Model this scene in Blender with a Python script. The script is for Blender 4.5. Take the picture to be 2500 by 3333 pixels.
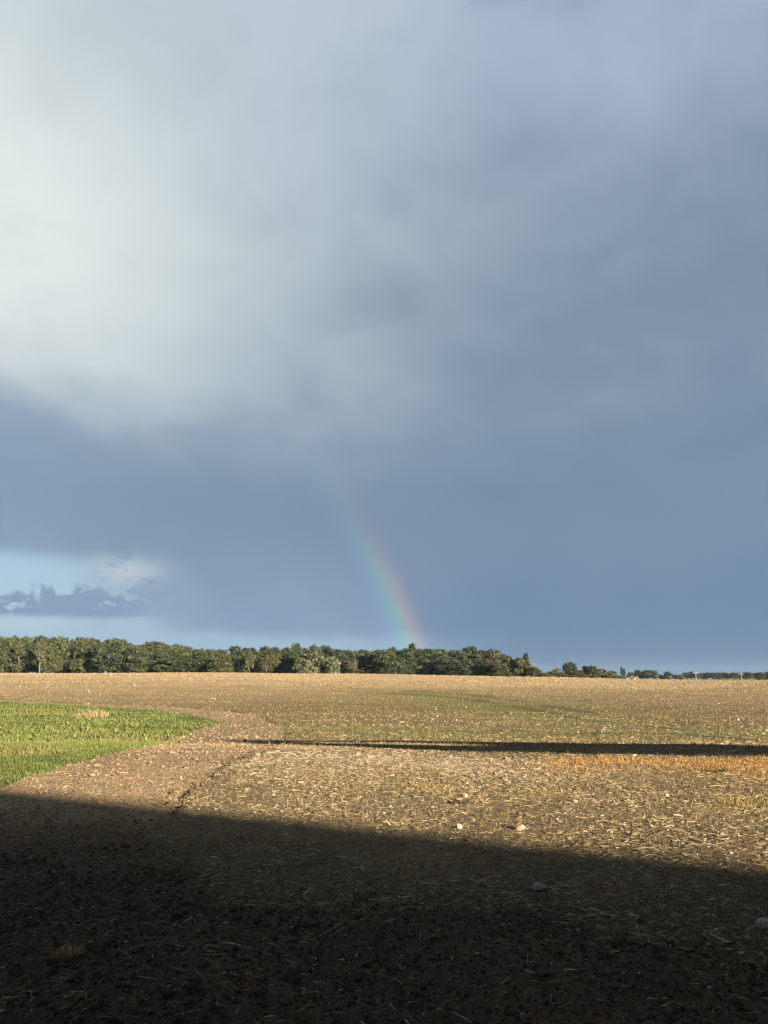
import bpy, bmesh, math, random
import numpy as np
from mathutils import Vector, Matrix

for o in list(bpy.data.objects):
    bpy.data.objects.remove(o, do_unlink=True)
SC = bpy.context.scene
COL = SC.collection
rng = np.random.default_rng(7)
random.seed(7)

EV = 2.60                     # the photograph is exposed for the low evening sun
GAIN = 2.0 ** EV

# ------------------------------------------------------------------ camera
cam = bpy.data.cameras.new('camera')
cam.sensor_fit = 'VERTICAL'; cam.sensor_height = 36.0
cam.lens = 36.0 * 2502.0 / 3333.0
cam.clip_start = 0.05; cam.clip_end = 20000
cam_o = bpy.data.objects.new('camera', cam); COL.objects.link(cam_o)
cam_o.location = (0, 0, 1.6)
cam_o.rotation_euler = (math.radians(90 + 12.0), 0, 0)
SC.camera = cam_o
SC.view_settings.view_transform = 'Standard'
SC.view_settings.look = 'None'
SC.view_settings.exposure = EV
SC.view_settings.gamma = 1.0
SC.view_settings.use_curve_mapping = False
SC.render.engine = 'CYCLES'
SC.cycles.max_bounces = 5
SC.cycles.diffuse_bounces = 2
SC.cycles.transparent_max_bounces = 6
SC.cycles.use_denoising = True
# ------------------------------------------------------------------ terrain
EYE = 1.6
F_PX, CX, CY = 2502.0, 1250.0, 1666.5
PITCH = math.radians(12.0)
SUN_EL, SUN_AZ = math.radians(10.5), math.radians(142.3)     # azimuth clockwise from +Y (the view)
SUNX, SUNY = math.sin(SUN_AZ), math.cos(SUN_AZ)

def hash2(ix, iy, seed):
    h = (np.asarray(ix).astype(np.int64) * 374761393 + np.asarray(iy).astype(np.int64) * 668265263 + seed * 974711 + 1013904223) & 0xFFFFFFFF
    h = ((h ^ (h >> 13)) * 1274126177) & 0xFFFFFFFF
    h = ((h ^ (h >> 16)) * 2246822519) & 0xFFFFFFFF
    return ((h ^ (h >> 15)) & 0xFFFFFF) / float(0xFFFFFF)

def vnoise(x, y, seed=0):
    x = np.atleast_1d(np.asarray(x, float)); y = np.atleast_1d(np.asarray(y, float))
    ix, iy = np.floor(x), np.floor(y)
    fx, fy = x - ix, y - iy
    fx = fx * fx * fx * (fx * (fx * 6 - 15) + 10); fy = fy * fy * fy * (fy * (fy * 6 - 15) + 10)
    a = hash2(ix, iy, seed); b = hash2(ix + 1, iy, seed); c = hash2(ix, iy + 1, seed); d = hash2(ix + 1, iy + 1, seed)
    return (a + (b - a) * fx) + ((c + (d - c) * fx) - (a + (b - a) * fx)) * fy

def fbm(x, y, seed=0, octv=3, gain=0.5):
    s = 0; a = 1; t = 0
    ca, sa = math.cos(0.6), math.sin(0.6)
    for k in range(octv):
        s = s + a * vnoise(x, y, seed + k * 17); t += a; a *= gain
        x, y = (x * ca - y * sa) * 2.03 + 11.3, (x * sa + y * ca) * 2.03 - 7.1
    return s / t

def sstep(a, b, x):
    t = np.clip((np.asarray(x, float) - a) / (b - a), 0, 1)
    return t * t * (3 - 2 * t)

_PY = np.array([0.0, 4, 6.5, 9, 11.5, 14, 17, 20.5, 26, 34, 45, 60, 80, 110, 150, 190, 230, 300, 420, 700, 1200, 3000, 9000])
_PZ = np.array([-1.6, -1.6, -1.57, -1.50, -1.42, -1.41, -1.53, -1.76, -2.18, -2.58, -2.80, -2.72, -2.32, -1.52, -0.62, -0.12, 0.02, -0.4, -1.5, -2.6, -4.2, -12, -50])

def _hermite(xq, X, Y):
    m = np.gradient(Y, X)
    i = np.clip(np.searchsorted(X, xq) - 1, 0, len(X) - 2)
    h = X[i + 1] - X[i]; t = np.clip((xq - X[i]) / h, 0, 1)
    t2, t3 = t * t, t * t * t
    return (2*t3 - 3*t2 + 1) * Y[i] + (t3 - 2*t2 + t) * h * m[i] + (-2*t3 + 3*t2) * Y[i + 1] + (t3 - t2) * h * m[i + 1]

def macro(x, y):
    """ground height relative to the eye, without clods"""
    x = np.asarray(x, float); y = np.asarray(y, float)
    z = _hermite(np.clip(y, 0, 8999), _PY, _PZ)
    tilt = -np.where(x > 0, 0.0168, 0.0085) * sstep(50, 210, y) * (1 - 0.45 * sstep(280, 700, y))
    z = z + tilt * 140 * np.tanh(x / 140)
    z = z + 0.90 * (fbm(x / 42 + 3.1, y / 42, 5, 2) - 0.5) * sstep(25, 90, y) * (1 - sstep(600, 1500, y))
    return z

def pix_slope(row):
    v = (row - CY) / F_PX
    return (math.sin(PITCH) - v * math.cos(PITCH)) / (math.cos(PITCH) + v * math.sin(PITCH))

def pix_u(px, row):
    v = (row - CY) / F_PX
    return ((px - CX) / F_PX) / (math.cos(PITCH) + v * math.sin(PITCH))

_TY = np.exp(np.linspace(math.log(2.5), math.log(2500), 5000))
def ground_at(px, row):
    """where the line of sight through a pixel of the photograph meets the ground: x, y"""
    s, u = pix_slope(row), pix_u(px, row)
    d = macro(u * _TY, _TY) - s * _TY
    k = np.argmax(d > 0) if (d > 0).any() else len(_TY) - 1
    return u * _TY[k], _TY[k]

def to_pix(x, y, z):
    """z relative to the eye"""
    yc = y * math.cos(PITCH) + z * math.sin(PITCH)
    vc = -(z * math.cos(PITCH) - y * math.sin(PITCH))
    return CX + F_PX * x / yc, CY + F_PX * vc / yc
# ------------------------------------------------------------------ sky and sun
def lin(c):
    c = np.asarray(c, float) / 255.0
    return np.where(c <= 0.04045, c / 12.92, ((c + 0.055) / 1.055) ** 2.4)

class NT:
    """tiny expression helper for shader maths"""
    def __init__(self, tree):
        self.t = tree
    def node(self, kind, **kw):
        n = self.t.nodes.new(kind)
        for k, v in kw.items():
            setattr(n, k, v)
        return n
    def put(self, sock, v):
        if hasattr(v, 'is_output'):
            self.t.links.new(v, sock)
        elif isinstance(v, (tuple, list, np.ndarray)):
            v = [float(q) for q in v]
            if len(sock.default_value) == 4 and len(v) == 3:
                v.append(1.0)
            sock.default_value = v
        else:
            sock.default_value = float(v)
    def m(self, op, a, b=0.0, c=None):
        n = self.node('ShaderNodeMath', operation=op)
        self.put(n.inputs[0], a); self.put(n.inputs[1], b)
        if c is not None:
            self.put(n.inputs[2], c)
        return n.outputs[0]
    def add(self, *v):
        r = v[0]
        for q in v[1:]:
            r = self.m('ADD', r, q)
        return r
    def mul(self, *v):
        r = v[0]
        for q in v[1:]:
            r = self.m('MULTIPLY', r, q)
        return r
    def sub(self, a, b):
        return self.m('SUBTRACT', a, b)
    def ss(self, lo, hi, x, a=0.0, b=1.0):
        n = self.node('ShaderNodeMapRange', interpolation_type='SMOOTHSTEP')
        self.put(n.inputs['Value'], x)
        self.put(n.inputs['From Min'], lo); self.put(n.inputs['From Max'], hi)
        self.put(n.inputs['To Min'], a); self.put(n.inputs['To Max'], b)
        return n.outputs[0]
    def mix(self, f, a, b):
        n = self.node('ShaderNodeMix', data_type='RGBA')
        self.put(n.inputs[0], f); self.put(n.inputs[6], a); self.put(n.inputs[7], b)
        return n.outputs[2]
    def noise(self, vec, scale, detail=3, rough=0.5, dist=0.0, lo=0.28, hi=0.72):
        n = self.node('ShaderNodeTexNoise')
        self.put(n.inputs['Vector'], vec)
        n.inputs['Scale'].default_value = scale; n.inputs['Detail'].default_value = detail
        n.inputs['Roughness'].default_value = rough; n.inputs['Distortion'].default_value = dist
        return n.outputs['Fac']
    def xyz(self, x, y, z=0.0):
        n = self.node('ShaderNodeCombineXYZ')
        self.put(n.inputs[0], x); self.put(n.inputs[1], y); self.put(n.inputs[2], z)
        return n.outputs[0]
    def gauss(self, a, ca, ra, e, ce, re):
        p = self.m('POWER', self.m('DIVIDE', self.sub(a, ca), ra), 2.0)
        q = self.m('POWER', self.m('DIVIDE', self.sub(e, ce), re), 2.0)
        return self.m('EXPONENT', self.mul(self.add(p, q), -1.0))

def build_sky():
    w = bpy.data.worlds.new('World'); SC.world = w; w.use_nodes = True
    t = w.node_tree; t.nodes.clear(); N = NT(t)
    out = N.node('ShaderNodeOutputWorld'); bg = N.node('ShaderNodeBackground')
    t.links.new(bg.outputs[0], out.inputs[0])
    tc = N.node('ShaderNodeTexCoord'); D = tc.outputs['Generated']
    sep = N.node('ShaderNodeSeparateXYZ'); t.links.new(D, sep.inputs[0])
    x, y, z = sep.outputs
    deg = 180 / math.pi
    A = N.mul(N.m('ARCTAN2', x, y), deg)                  # azimuth, 0 along the view, right positive
    E = N.mul(N.m('ARCSINE', N.m('MAXIMUM', N.m('MINIMUM', z, 0.9999), -0.9999)), deg)
    E = N.m('MAXIMUM', E, 0.0)
    K = 1.0 / GAIN
    def C(r, g, b):
        return tuple(lin((r, g, b)) * K)
    nis = N.node('ShaderNodeTexSky', sky_type='NISHITA')
    nis.sun_disc = False; nis.sun_elevation = SUN_EL; nis.sun_rotation = SUN_AZ
    nis.air_density = 1.0; nis.dust_density = 1.5; nis.ozone_density = 1.5
    clear = N.node('ShaderNodeMix', data_type='RGBA', blend_type='MULTIPLY')
    clear.inputs[0].default_value = 1.0
    t.links.new(nis.outputs[0], clear.inputs[6]); N.put(clear.inputs[7], (0.075, 0.075, 0.075))
    clear = clear.outputs[2]
    # soft turbulence of the rain cloud
    wv = N.xyz(N.mul(A, 0.035), N.mul(E, 0.06), 1.7)
    n1 = N.noise(wv, 1.0, 3, 0.5)
    n2 = N.noise(N.xyz(N.mul(A, 0.05), N.mul(E, 0.07), 7.3), 1.0, 4, 0.5, 0.6)
    n3 = N.noise(N.xyz(N.mul(A, 0.16), N.mul(E, 0.24), 3.1), 1.0, 5, 0.55, 0.4)
    A1 = N.add(A, N.mul(N.sub(n1, 0.5), 26.0))
    E1 = N.add(E, N.mul(N.sub(n2, 0.5), 13.0), N.mul(N.sub(n3, 0.5), 2.5))
    tr = N.ss(-34, 26, A1)
    c_top = N.mix(tr, C(203, 212, 220), C(163, 178, 201))
    c_mid = N.mix(tr, C(173, 188, 201), C(125, 145, 167))
    c_low = N.mix(N.ss(-30, 6, A1), C(135, 157, 180), C(121, 144, 168))
    c_hor = N.mix(N.ss(-24, 8, A1), C(146, 170, 195), C(113, 140, 167))
    c = N.mix(N.ss(2.0, 10.5, E1), c_hor, c_low)
    c = N.mix(N.ss(11, 27, E1), c, c_mid)
    c = N.mix(N.ss(25, 46, E1), c, c_top)
    # the cloud's sunlit flank, with its clear lower edge
    ew = N.add(E, N.mul(N.sub(n2, 0.5), 7.0), N.mul(N.sub(n3, 0.5), 4.0))
    edge = N.ss(-30, -12, A, 16.8, 12.6)
    soft = N.ss(-30, -5, A, 4.5, 11.0)
    body = N.m('DIVIDE', N.sub(ew, edge), soft)
    body = N.ss(0.0, 1.0, body)
    side = N.m('SUBTRACT', 1.0, N.ss(-30, 12, A1))
    c = N.mix(N.mul(body, side, 0.75), c, C(176, 192, 203))
    E2 = N.add(E, N.mul(N.sub(n2, 0.5), 5.0))
    glow = N.mul(N.gauss(N.add(A, N.mul(N.sub(n1, 0.5), 14.0)), -36, 22, E2, 28, 13.0), body)
    c = N.mix(N.mul(glow, 1.0), c, C(232, 239, 235))
    # faint wisps
    wsp = N.noise(N.xyz(N.mul(A, 0.09), N.mul(E, 0.17), 12.4), 1.0, 3, 0.45, 0.5)
    wm = N.mul(N.ss(0.5, 0.78, wsp), N.ss(12, 20, E), 0.20)
    c = N.mix(wm, c, C(182, 195, 206))
    dm = N.mul(N.ss(0.52, 0.25, wsp), N.ss(9, 16, E), N.ss(-22, 6, A), 0.36)
    c = N.mix(dm, c, C(112, 133, 158))
    # fine ragged texture of the cloud, drawn out along the slant of the rain
    n5 = N.noise(N.xyz(N.add(N.mul(A, 0.10), N.mul(E, 0.07)), N.sub(N.mul(E, 0.16), N.mul(A, 0.05)), 4.4), 1.0, 7, 0.6, 0.7)
    tex = N.mul(N.ss(0.30, 0.70, n5, -1.0, 1.0), N.ss(8, 14, E), 0.026)
    sc = N.node('ShaderNodeVectorMath', operation='SCALE')
    N.put(sc.inputs[0], c); N.put(sc.inputs['Scale'], N.add(tex, 1.0)); c = sc.outputs[0]
    # the clear gap under the cloud base, low on the left
    eg = N.add(E, N.mul(N.sub(n3, 0.5), 0.9), N.mul(A, 0.012))
    gtop = N.m('SUBTRACT', 1.0, N.ss(7.0, 8.5, eg))
    gside = N.m('SUBTRACT', 1.0, N.ss(-25, -11, N.add(A, N.mul(N.sub(n3, 0.5), 10.0))))
    gap = N.mix(0.9, clear, C(154, 184, 209))
    c = N.mix(N.mul(gtop, gside, 0.74), c, gap)
    # cumulus bank in the gap
    b1 = N.noise(N.xyz(N.mul(A, 0.42), N.mul(E, 0.30), 5.5), 1.0, 5, 0.55)
    top = N.add(5.6, N.mul(N.sub(b1, 0.5), 5.0), N.ss(-24, -16, A, 0.0, 1.0))
    bank = N.mul(N.ss(0.25, -0.25, N.sub(E, top)), N.ss(3.6, 4.2, N.add(E, N.mul(N.sub(n3, 0.5), 0.8))))
    bank = N.mul(bank, N.m('SUBTRACT', 1.0, N.ss(-20, -12, A)))
    hol = N.noise(N.xyz(N.mul(A, 0.55), N.mul(E, 1.0), 8.8), 1.0, 5, 0.6)
    bank = N.mul(bank, N.ss(0.66, 0.56, hol))
    c = N.mix(N.mul(bank, 0.95), c, C(133, 157, 184))
    puff = N.mul(N.gauss(A, -18.8, 2.6, E, 7.2, 1.0), N.ss(0.34, 0.52, N.noise(N.xyz(N.mul(A, 0.6), N.mul(E, 0.9), 2.2), 1.0, 5, 0.6)))
    c = N.mix(N.mul(puff, 1.0), c, C(184, 196, 208))
    # pale strip just above the horizon
    hz = N.mul(N.ss(3.6, 2.2, N.add(E, N.mul(N.sub(n3, 0.5), 1.6))), N.ss(12, -10, A))
    c = N.mix(N.mul(hz, 0.75), c, C(163, 190, 210))
    # rainbow, 42 degrees about the antisolar point
    anti = (-SUNX * math.cos(SUN_EL), -SUNY * math.cos(SUN_EL), -math.sin(SUN_EL))
    dp = N.node('ShaderNodeVectorMath', operation='DOT_PRODUCT')
    nv = N.node('ShaderNodeVectorMath', operation='NORMALIZE'); t.links.new(D, nv.inputs[0])
    t.links.new(nv.outputs[0], dp.inputs[0]); dp.inputs[1].default_value = anti
    phi = N.mul(N.m('ARCCOSINE', dp.outputs['Value']), deg)
    fade = N.mul(N.ss(20.0, 2.0, E), N.ss(13.0, 2.0, E, 0.40, 1.0))
    def band(c0, s0):
        q = N.m('POWER', N.m('DIVIDE', N.sub(phi, c0), s0), 2.0)
        return N.mul(N.m('EXPONENT', N.mul(q, -1.0)), fade)
    r_, g_, b_ = band(41.95, 0.74), band(41.2, 0.74), band(40.45, 0.80)
    inside = N.mul(N.ss(41.6, 39.5, phi), N.ss(30, 38, phi), fade, 0.03)
    cc = N.node('ShaderNodeCombineColor')
    N.put(cc.inputs[0], N.mul(N.add(N.mul(r_, 0.155), N.mul(g_, 0.00), N.mul(b_, 0.02), inside), K))
    N.put(cc.inputs[1], N.mul(N.add(N.mul(r_, 0.02), N.mul(g_, 0.128), N.mul(b_, 0.012), inside), K))
    N.put(cc.inputs[2], N.mul(N.add(N.mul(r_, 0.015), N.mul(g_, 0.0), N.mul(b_, 0.090), inside), K))
    ad = N.node('ShaderNodeMix', data_type='RGBA', blend_type='ADD'); ad.inputs[0].default_value = 1.0
    N.put(ad.inputs[6], c); t.links.new(cc.outputs[0], ad.inputs[7])
    t.links.new(ad.outputs[2], bg.inputs['Color'])
    bg.inputs['Strength'].default_value = 1.0
    w.cycles.sampling_method = 'MANUAL'; w.cycles.sample_map_resolution = 512

build_sky()
sun = bpy.data.lights.new('sun', 'SUN'); sun.energy = 5.0; sun.angle = math.radians(0.53)
sun.color = (1.0, 0.86, 0.65)
sun_o = bpy.data.objects.new('sun', sun); COL.objects.link(sun_o)
_sd = Vector((SUNX * math.cos(SUN_EL), SUNY * math.cos(SUN_EL), math.sin(SUN_EL)))
sun_o.rotation_euler = _sd.to_track_quat('Z', 'Y').to_euler()
sun_o.location = (20, -20, 30)
# ------------------------------------------------------------------ helpers
def tag(o, label=None, cat=None, group=None, kind=None):
    if label: o['label'] = label
    if cat: o['category'] = cat
    if group: o['group'] = group
    if kind: o['kind'] = kind
    return o

def empty(name, loc=(0, 0, 0), rz=0.0, size=0.3):
    o = bpy.data.objects.new(name, None); o.empty_display_size = size
    o.location = loc; o.rotation_euler = (0, 0, rz); COL.objects.link(o)
    return o

def np_mesh(name, V, F, tint=None, smooth=False):
    """V (n,3), F (m,k) faces of one size"""
    V = np.asarray(V, np.float32); F = np.asarray(F, np.int32)
    me = bpy.data.meshes.new(name)
    me.vertices.add(len(V)); me.vertices.foreach_set('co', V.ravel())
    k = F.shape[1]
    me.loops.add(F.size); me.loops.foreach_set('vertex_index', F.ravel())
    me.polygons.add(len(F)); me.polygons.foreach_set('loop_start', np.arange(0, F.size, k, dtype=np.int32))
    me.update(calc_edges=True)
    me.polygons.foreach_set('use_smooth', np.full(len(F), bool(smooth)))
    if tint is not None:
        a = me.attributes.new('tint', 'FLOAT_COLOR', 'POINT')
        c = np.ones((len(V), 4), np.float32); c[:, :3] = tint
        a.data.foreach_set('color', c.ravel())
    return me

def link(name, me, mat, parent=None):
    o = bpy.data.objects.new(name, me); COL.objects.link(o)
    if mat is not None and not me.materials:
        me.materials.append(mat)
    o.parent = parent
    return o

MB = {}
def new_mat(name):
    m = bpy.data.materials.new(name); m.use_nodes = True
    t = m.node_tree; t.nodes.clear()
    N = NT(t); out = N.node('ShaderNodeOutputMaterial')
    return m, t, N, out

ALB = 0.78
def tint_mat(name, rough=0.8, trans=0.0, vary=0.25, nscale=6.0, mult=(1, 1, 1), rand=0.0, spec=0.15):
    m, t, N, out = new_mat(name)
    at = N.node('ShaderNodeAttribute', attribute_name='tint')
    geo = N.node('ShaderNodeNewGeometry'); oi = N.node('ShaderNodeObjectInfo')
    nz = N.noise(geo.outputs['Position'], nscale, 3, 0.6)
    f = N.ss(0.25, 0.75, nz, 1 - vary, 1 + vary)
    if rand:
        f = N.mul(f, N.m('MULTIPLY_ADD', oi.outputs['Random'], 2 * rand, 1 - rand))
    vm = N.node('ShaderNodeVectorMath', operation='SCALE')
    t.links.new(at.outputs['Color'], vm.inputs[0]); t.links.new(f, vm.inputs['Scale'])
    v2 = N.node('ShaderNodeVectorMath', operation='MULTIPLY')
    t.links.new(vm.outputs[0], v2.inputs[0]); v2.inputs[1].default_value = [q * ALB for q in mult]
    p = N.node('ShaderNodeBsdfPrincipled')
    t.links.new(v2.outputs[0], p.inputs['Base Color'])
    p.inputs['Roughness'].default_value = rough
    p.inputs['Specular IOR Level'].default_value = spec
    sh = p.outputs[0]
    if trans:
        tr = N.node('ShaderNodeBsdfTranslucent'); t.links.new(v2.outputs[0], tr.inputs['Color'])
        mx = N.node('ShaderNodeMixShader'); mx.inputs[0].default_value = trans
        t.links.new(sh, mx.inputs[1]); t.links.new(tr.outputs[0], mx.inputs[2]); sh = mx.outputs[0]
    t.links.new(sh, out.inputs[0])
    return m

def solid_mat(name, col, rough=0.7, vary=0.2, nscale=8.0, bump=0.0, spec=0.3, coord='Object'):
    m, t, N, out = new_mat(name)
    tc = N.node('ShaderNodeTexCoord'); v = tc.outputs[coord]
    nz = N.noise(v, nscale, 5, 0.6)
    col = np.array(col) * ALB
    c = N.mix(N.ss(0.3, 0.7, nz), tuple(np.array(col) * (1 - vary)), tuple(np.clip(np.array(col) * (1 + vary), 0, 0.95)))
    p = N.node('ShaderNodeBsdfPrincipled'); t.links.new(c, p.inputs['Base Color'])
    p.inputs['Roughness'].default_value = rough; p.inputs['Specular IOR Level'].default_value = spec
    if bump:
        b = N.node('ShaderNodeBump'); b.inputs['Strength'].default_value = bump; b.inputs['Distance'].default_value = 0.02
        t.links.new(nz, b.inputs['Height']); t.links.new(b.outputs[0], p.inputs['Normal'])
    t.links.new(p.outputs[0], out.inputs[0])
    return m

# ------------------------------------------------------------------ zones of the field, outlined on the ground
def outline(pts):
    return np.array([ground_at(px, r) for px, r in pts])

def in_poly(x, y, P):
    r = np.zeros(np.shape(x), bool); j = len(P) - 1
    for i in range(len(P)):
        xi, yi = P[i]; xj, yj = P[j]
        c = ((yi > y) != (yj > y)) & (x < (xj - xi) * (y - yi) / (yj - yi + 1e-12) + xi)
        r ^= c; j = i
    return r

def line_dist(x, y, P):
    """distance to a polyline and the signed side"""
    best = np.full(np.shape(x), 1e9); side = np.zeros(np.shape(x))
    for a, b in zip(P[:-1], P[1:]):
        dx, dy = b - a; L2 = dx * dx + dy * dy + 1e-9
        t = np.clip(((x - a[0]) * dx + (y - a[1]) * dy) / L2, 0, 1)
        ex, ey = x - a[0] - t * dx, y - a[1] - t * dy
        d = np.hypot(ex, ey); s = np.sign(dx * ey - dy * ex)
        m = d < best; best = np.where(m, d, best); side = np.where(m, s, side)
    return best, side

def smooth_line(P, n=8):
    P = np.asarray(P, float); Q = np.vstack([2 * P[0] - P[1], P, 2 * P[-1] - P[-2]]); r = []
    for i in range(1, len(Q) - 2):
        for t in np.linspace(0, 1, n, endpoint=False):
            r.append(0.5 * ((2 * Q[i]) + (-Q[i-1] + Q[i+1]) * t + (2*Q[i-1] - 5*Q[i] + 4*Q[i+1] - Q[i+2]) * t*t + (-Q[i-1] + 3*Q[i] - 3*Q[i+1] + Q[i+2]) * t**3))
    r.append(P[-1])
    return np.array(r)

GRASS_PX = [(-900, 2262), (-300, 2272), (0, 2283), (150, 2290), (330, 2303), (480, 2310), (600, 2322), (690, 2338), (722, 2351), (700, 2364),
            (640, 2376), (560, 2400), (470, 2428), (380, 2453), (250, 2480), (150, 2505), (60, 2535), (0, 2556), (-250, 2640), (-900, 2900)]
FURROW_PX = [(560, 2640), (600, 2590), (650, 2550), (730, 2490), (800, 2460), (880, 2438), (925, 2395), (932, 2375),
             (900, 2354), (850, 2334), (780, 2318), (680, 2308), (500, 2297), (250, 2290), (0, 2278), (-300, 2268), (-900, 2258)]
SOIL_PX = FURROW_PX + [(-1500, 2300), (-1500, 3333), (0, 4600), (2500, 4600), (3600, 3333), (3000, 3170), (2500, 3120), (2100, 3080), (1800, 3010), (1500, 2985),
                       (1100, 2960), (700, 2930), (490, 2850), (480, 2720)]
GRASS_P, FURROW_P, SOIL_P = outline(GRASS_PX), smooth_line(outline(FURROW_PX), 6), outline(SOIL_PX)
FURROW2_P = smooth_line(outline([(560, 2640), (520, 2700), (470, 2790), (420, 2900)]), 6)

TRACK_A = smooth_line(outline([(1230, 2256), (1420, 2265), (1560, 2282), (1680, 2301), (1800, 2325), (1960, 2352), (2200, 2376)]), 5)
TRACK_B = smooth_line(outline([(1320, 2252), (1520, 2262), (1700, 2284), (1860, 2312), (2060, 2340), (2300, 2362)]), 5)
TRACK_C = smooth_line(outline([(420, 2240), (700, 2236), (1000, 2237), (1250, 2244), (1500, 2252)]), 5)
TRACK_D = smooth_line(outline([(1900, 2390), (2150, 2388), (2300, 2398), (2500, 2412)]), 5)

def pale_zone(x, y):
    return blob(x, y, [(760, 2455, 1.2, 1.8), (900, 2465, 1.6, 2.0), (1060, 2470, 1.6, 1.8), (1250, 2480, 1.8, 1.6)], 1.0, 57)

def blob(x, y, pts, amp, seed=0):
    """soft patch: list of (px, row, rx metres, ry metres)"""
    s = np.zeros(np.shape(x))
    jx = x + (fbm(x / 1.5, y / 1.5, seed, 3) - 0.5) * 2.2; jy = y + (fbm(x / 2.0 + 9, y / 2.0, seed + 3, 3) - 0.5) * 3.0
    for px, r, rx, ry in pts:
        cx, cy = ground_at(px, r)
        s = np.maximum(s, np.exp(-(((jx - cx) / rx) ** 2 + ((jy - cy) / ry) ** 2)))
    return np.clip(s * amp, 0, 1)

def zones(x, y):
    """masks at ground points"""
    r = np.hypot(x, y)
    j = np.clip(0.012 * r, 0.05, 0.6)
    jx = x + j * 3.2 * (fbm(x / (j * 5), y / (j * 5), 21, 3) - 0.5); jy = y + j * 3.2 * (fbm(x / (j * 5) + 5, y / (j * 5), 27, 3) - 0.5)
    g = in_poly(jx, jy, GRASS_P)
    s = in_poly(jx + 0.8 * (fbm(x / 0.7, y / 0.7, 31, 2) - 0.5), jy + 1.3 * (fbm(x / 0.9, y / 0.5, 37, 3) - 0.5) + 0.5 * (hash2(np.floor(x * 23), np.floor(y * 23), 5) - 0.5), SOIL_P) & ~g
    back = y < 3.2
    s = s | (back & ~g)
    return g.astype(float), s.astype(float)

def soft_zones(x, y):
    olive = blob(x, y, [(1500, 2310, 16, 16), (1200, 2300, 12, 14), (1900, 2330, 16, 13), (1250, 2385, 9, 6), (1700, 2385, 11, 8), (2250, 2375, 12, 8), (2500, 2395, 12, 7)], 1.1, 41)
    green = blob(x, y, [(1350, 2258, 7, 6), (1480, 2275, 6, 5), (1620, 2300, 6, 4.5), (1750, 2325, 6, 4), (1900, 2345, 5, 4), (1300, 2375, 7, 4), (1600, 2395, 8, 4), (2100, 2385, 7, 5), (2400, 2390, 9, 5), (1080, 2368, 4, 3)], 0.85, 45)
    orange = blob(x, y, [(2000, 2483, 1.0, 0.9), (2250, 2487, 1.4, 1.0), (2500, 2489, 1.6, 1.15), (2750, 2490, 2.0, 1.2)], 1.3, 49)
    yellow = blob(x, y, [(2330, 2595, 0.45, 0.45), (2450, 2597, 0.5, 0.45), (2560, 2600, 0.5, 0.5), (1950, 2562, 0.2, 0.2), (1340, 2555, 0.3, 0.3), (1700, 2555, 0.35, 0.25)], 1.0, 53)
    return olive, green, orange, yellow

def painted_shade(x, y):  # colour multiplier that paints the shadowed foreground darker
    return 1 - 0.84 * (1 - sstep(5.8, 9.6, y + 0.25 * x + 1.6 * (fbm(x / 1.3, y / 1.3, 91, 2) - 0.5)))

def clods(x, y, r, g, s):
    sp = np.where(r < 14, 0.0045, np.where(r < 80, 0.0080, 0.012)) * r
    z = np.zeros(np.shape(x))
    for lam, am, sd in ((0.95, 0.018, 61), (0.40, 0.010, 63), (0.15, 0.012, 65), (0.075, 0.013, 67), (0.04, 0.009, 69)):
        w = sstep(1.2, 2.4, lam / sp)
        n = vnoise(x / lam, y / lam, sd)
        n = 1 - np.abs(2 * n - 1) if lam < 0.5 else n
        z = z + w * am * (n - 0.5)
    k = 0.55 + 0.75 * s - 0.25 * g
    z = z * k
    z = z + sstep(20, 60, r) * 0.10 * (vnoise(x / 5.0, y / 2.2, 71) - 0.5)
    for P, dep in ((FURROW_P, 0.030), (FURROW2_P, 0.025), (TRACK_A, 0.03), (TRACK_B, 0.03), (TRACK_C, 0.03), (TRACK_D, 0.03)):
        m = (x > P[:, 0].min() - 3) & (x < P[:, 0].max() + 3) & (y > P[:, 1].min() - 3) & (y < P[:, 1].max() + 3)
        if m.any():
            xs, ys = x[m], y[m]
            jj = np.clip(0.012 * np.hypot(xs, ys), 0.1, 0.5) * (fbm(xs / 0.6, ys / 0.6, 77, 2) - 0.5)
            d, sd = line_dist(xs + jj, ys, P)
            wd = np.clip(0.03 + 0.0035 * np.hypot(xs, ys), 0.045, 0.5)
            gap = sstep(0.30, 0.5, fbm(xs / 1.7, ys / 1.7, 79, 2))
            z[m] -= dep * np.exp(-(d / wd) ** 2) * (0.75 + 0.25 * gap)
            z[m] += 0.004 * np.exp(-((d - 2.2 * wd) / wd) ** 2)
    return z

def surface(x, y):
    x = np.atleast_1d(np.asarray(x, float)); y = np.atleast_1d(np.asarray(y, float))
    g, s = zones(x, y)
    r = np.hypot(x, y)
    return EYE + macro(x, y) + clods(x, y, r, g, s)

# ------------------------------------------------------------------ the ground
def lerp3(a, b, t):
    return a + (np.asarray(b) - a) * t[:, None]

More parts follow.
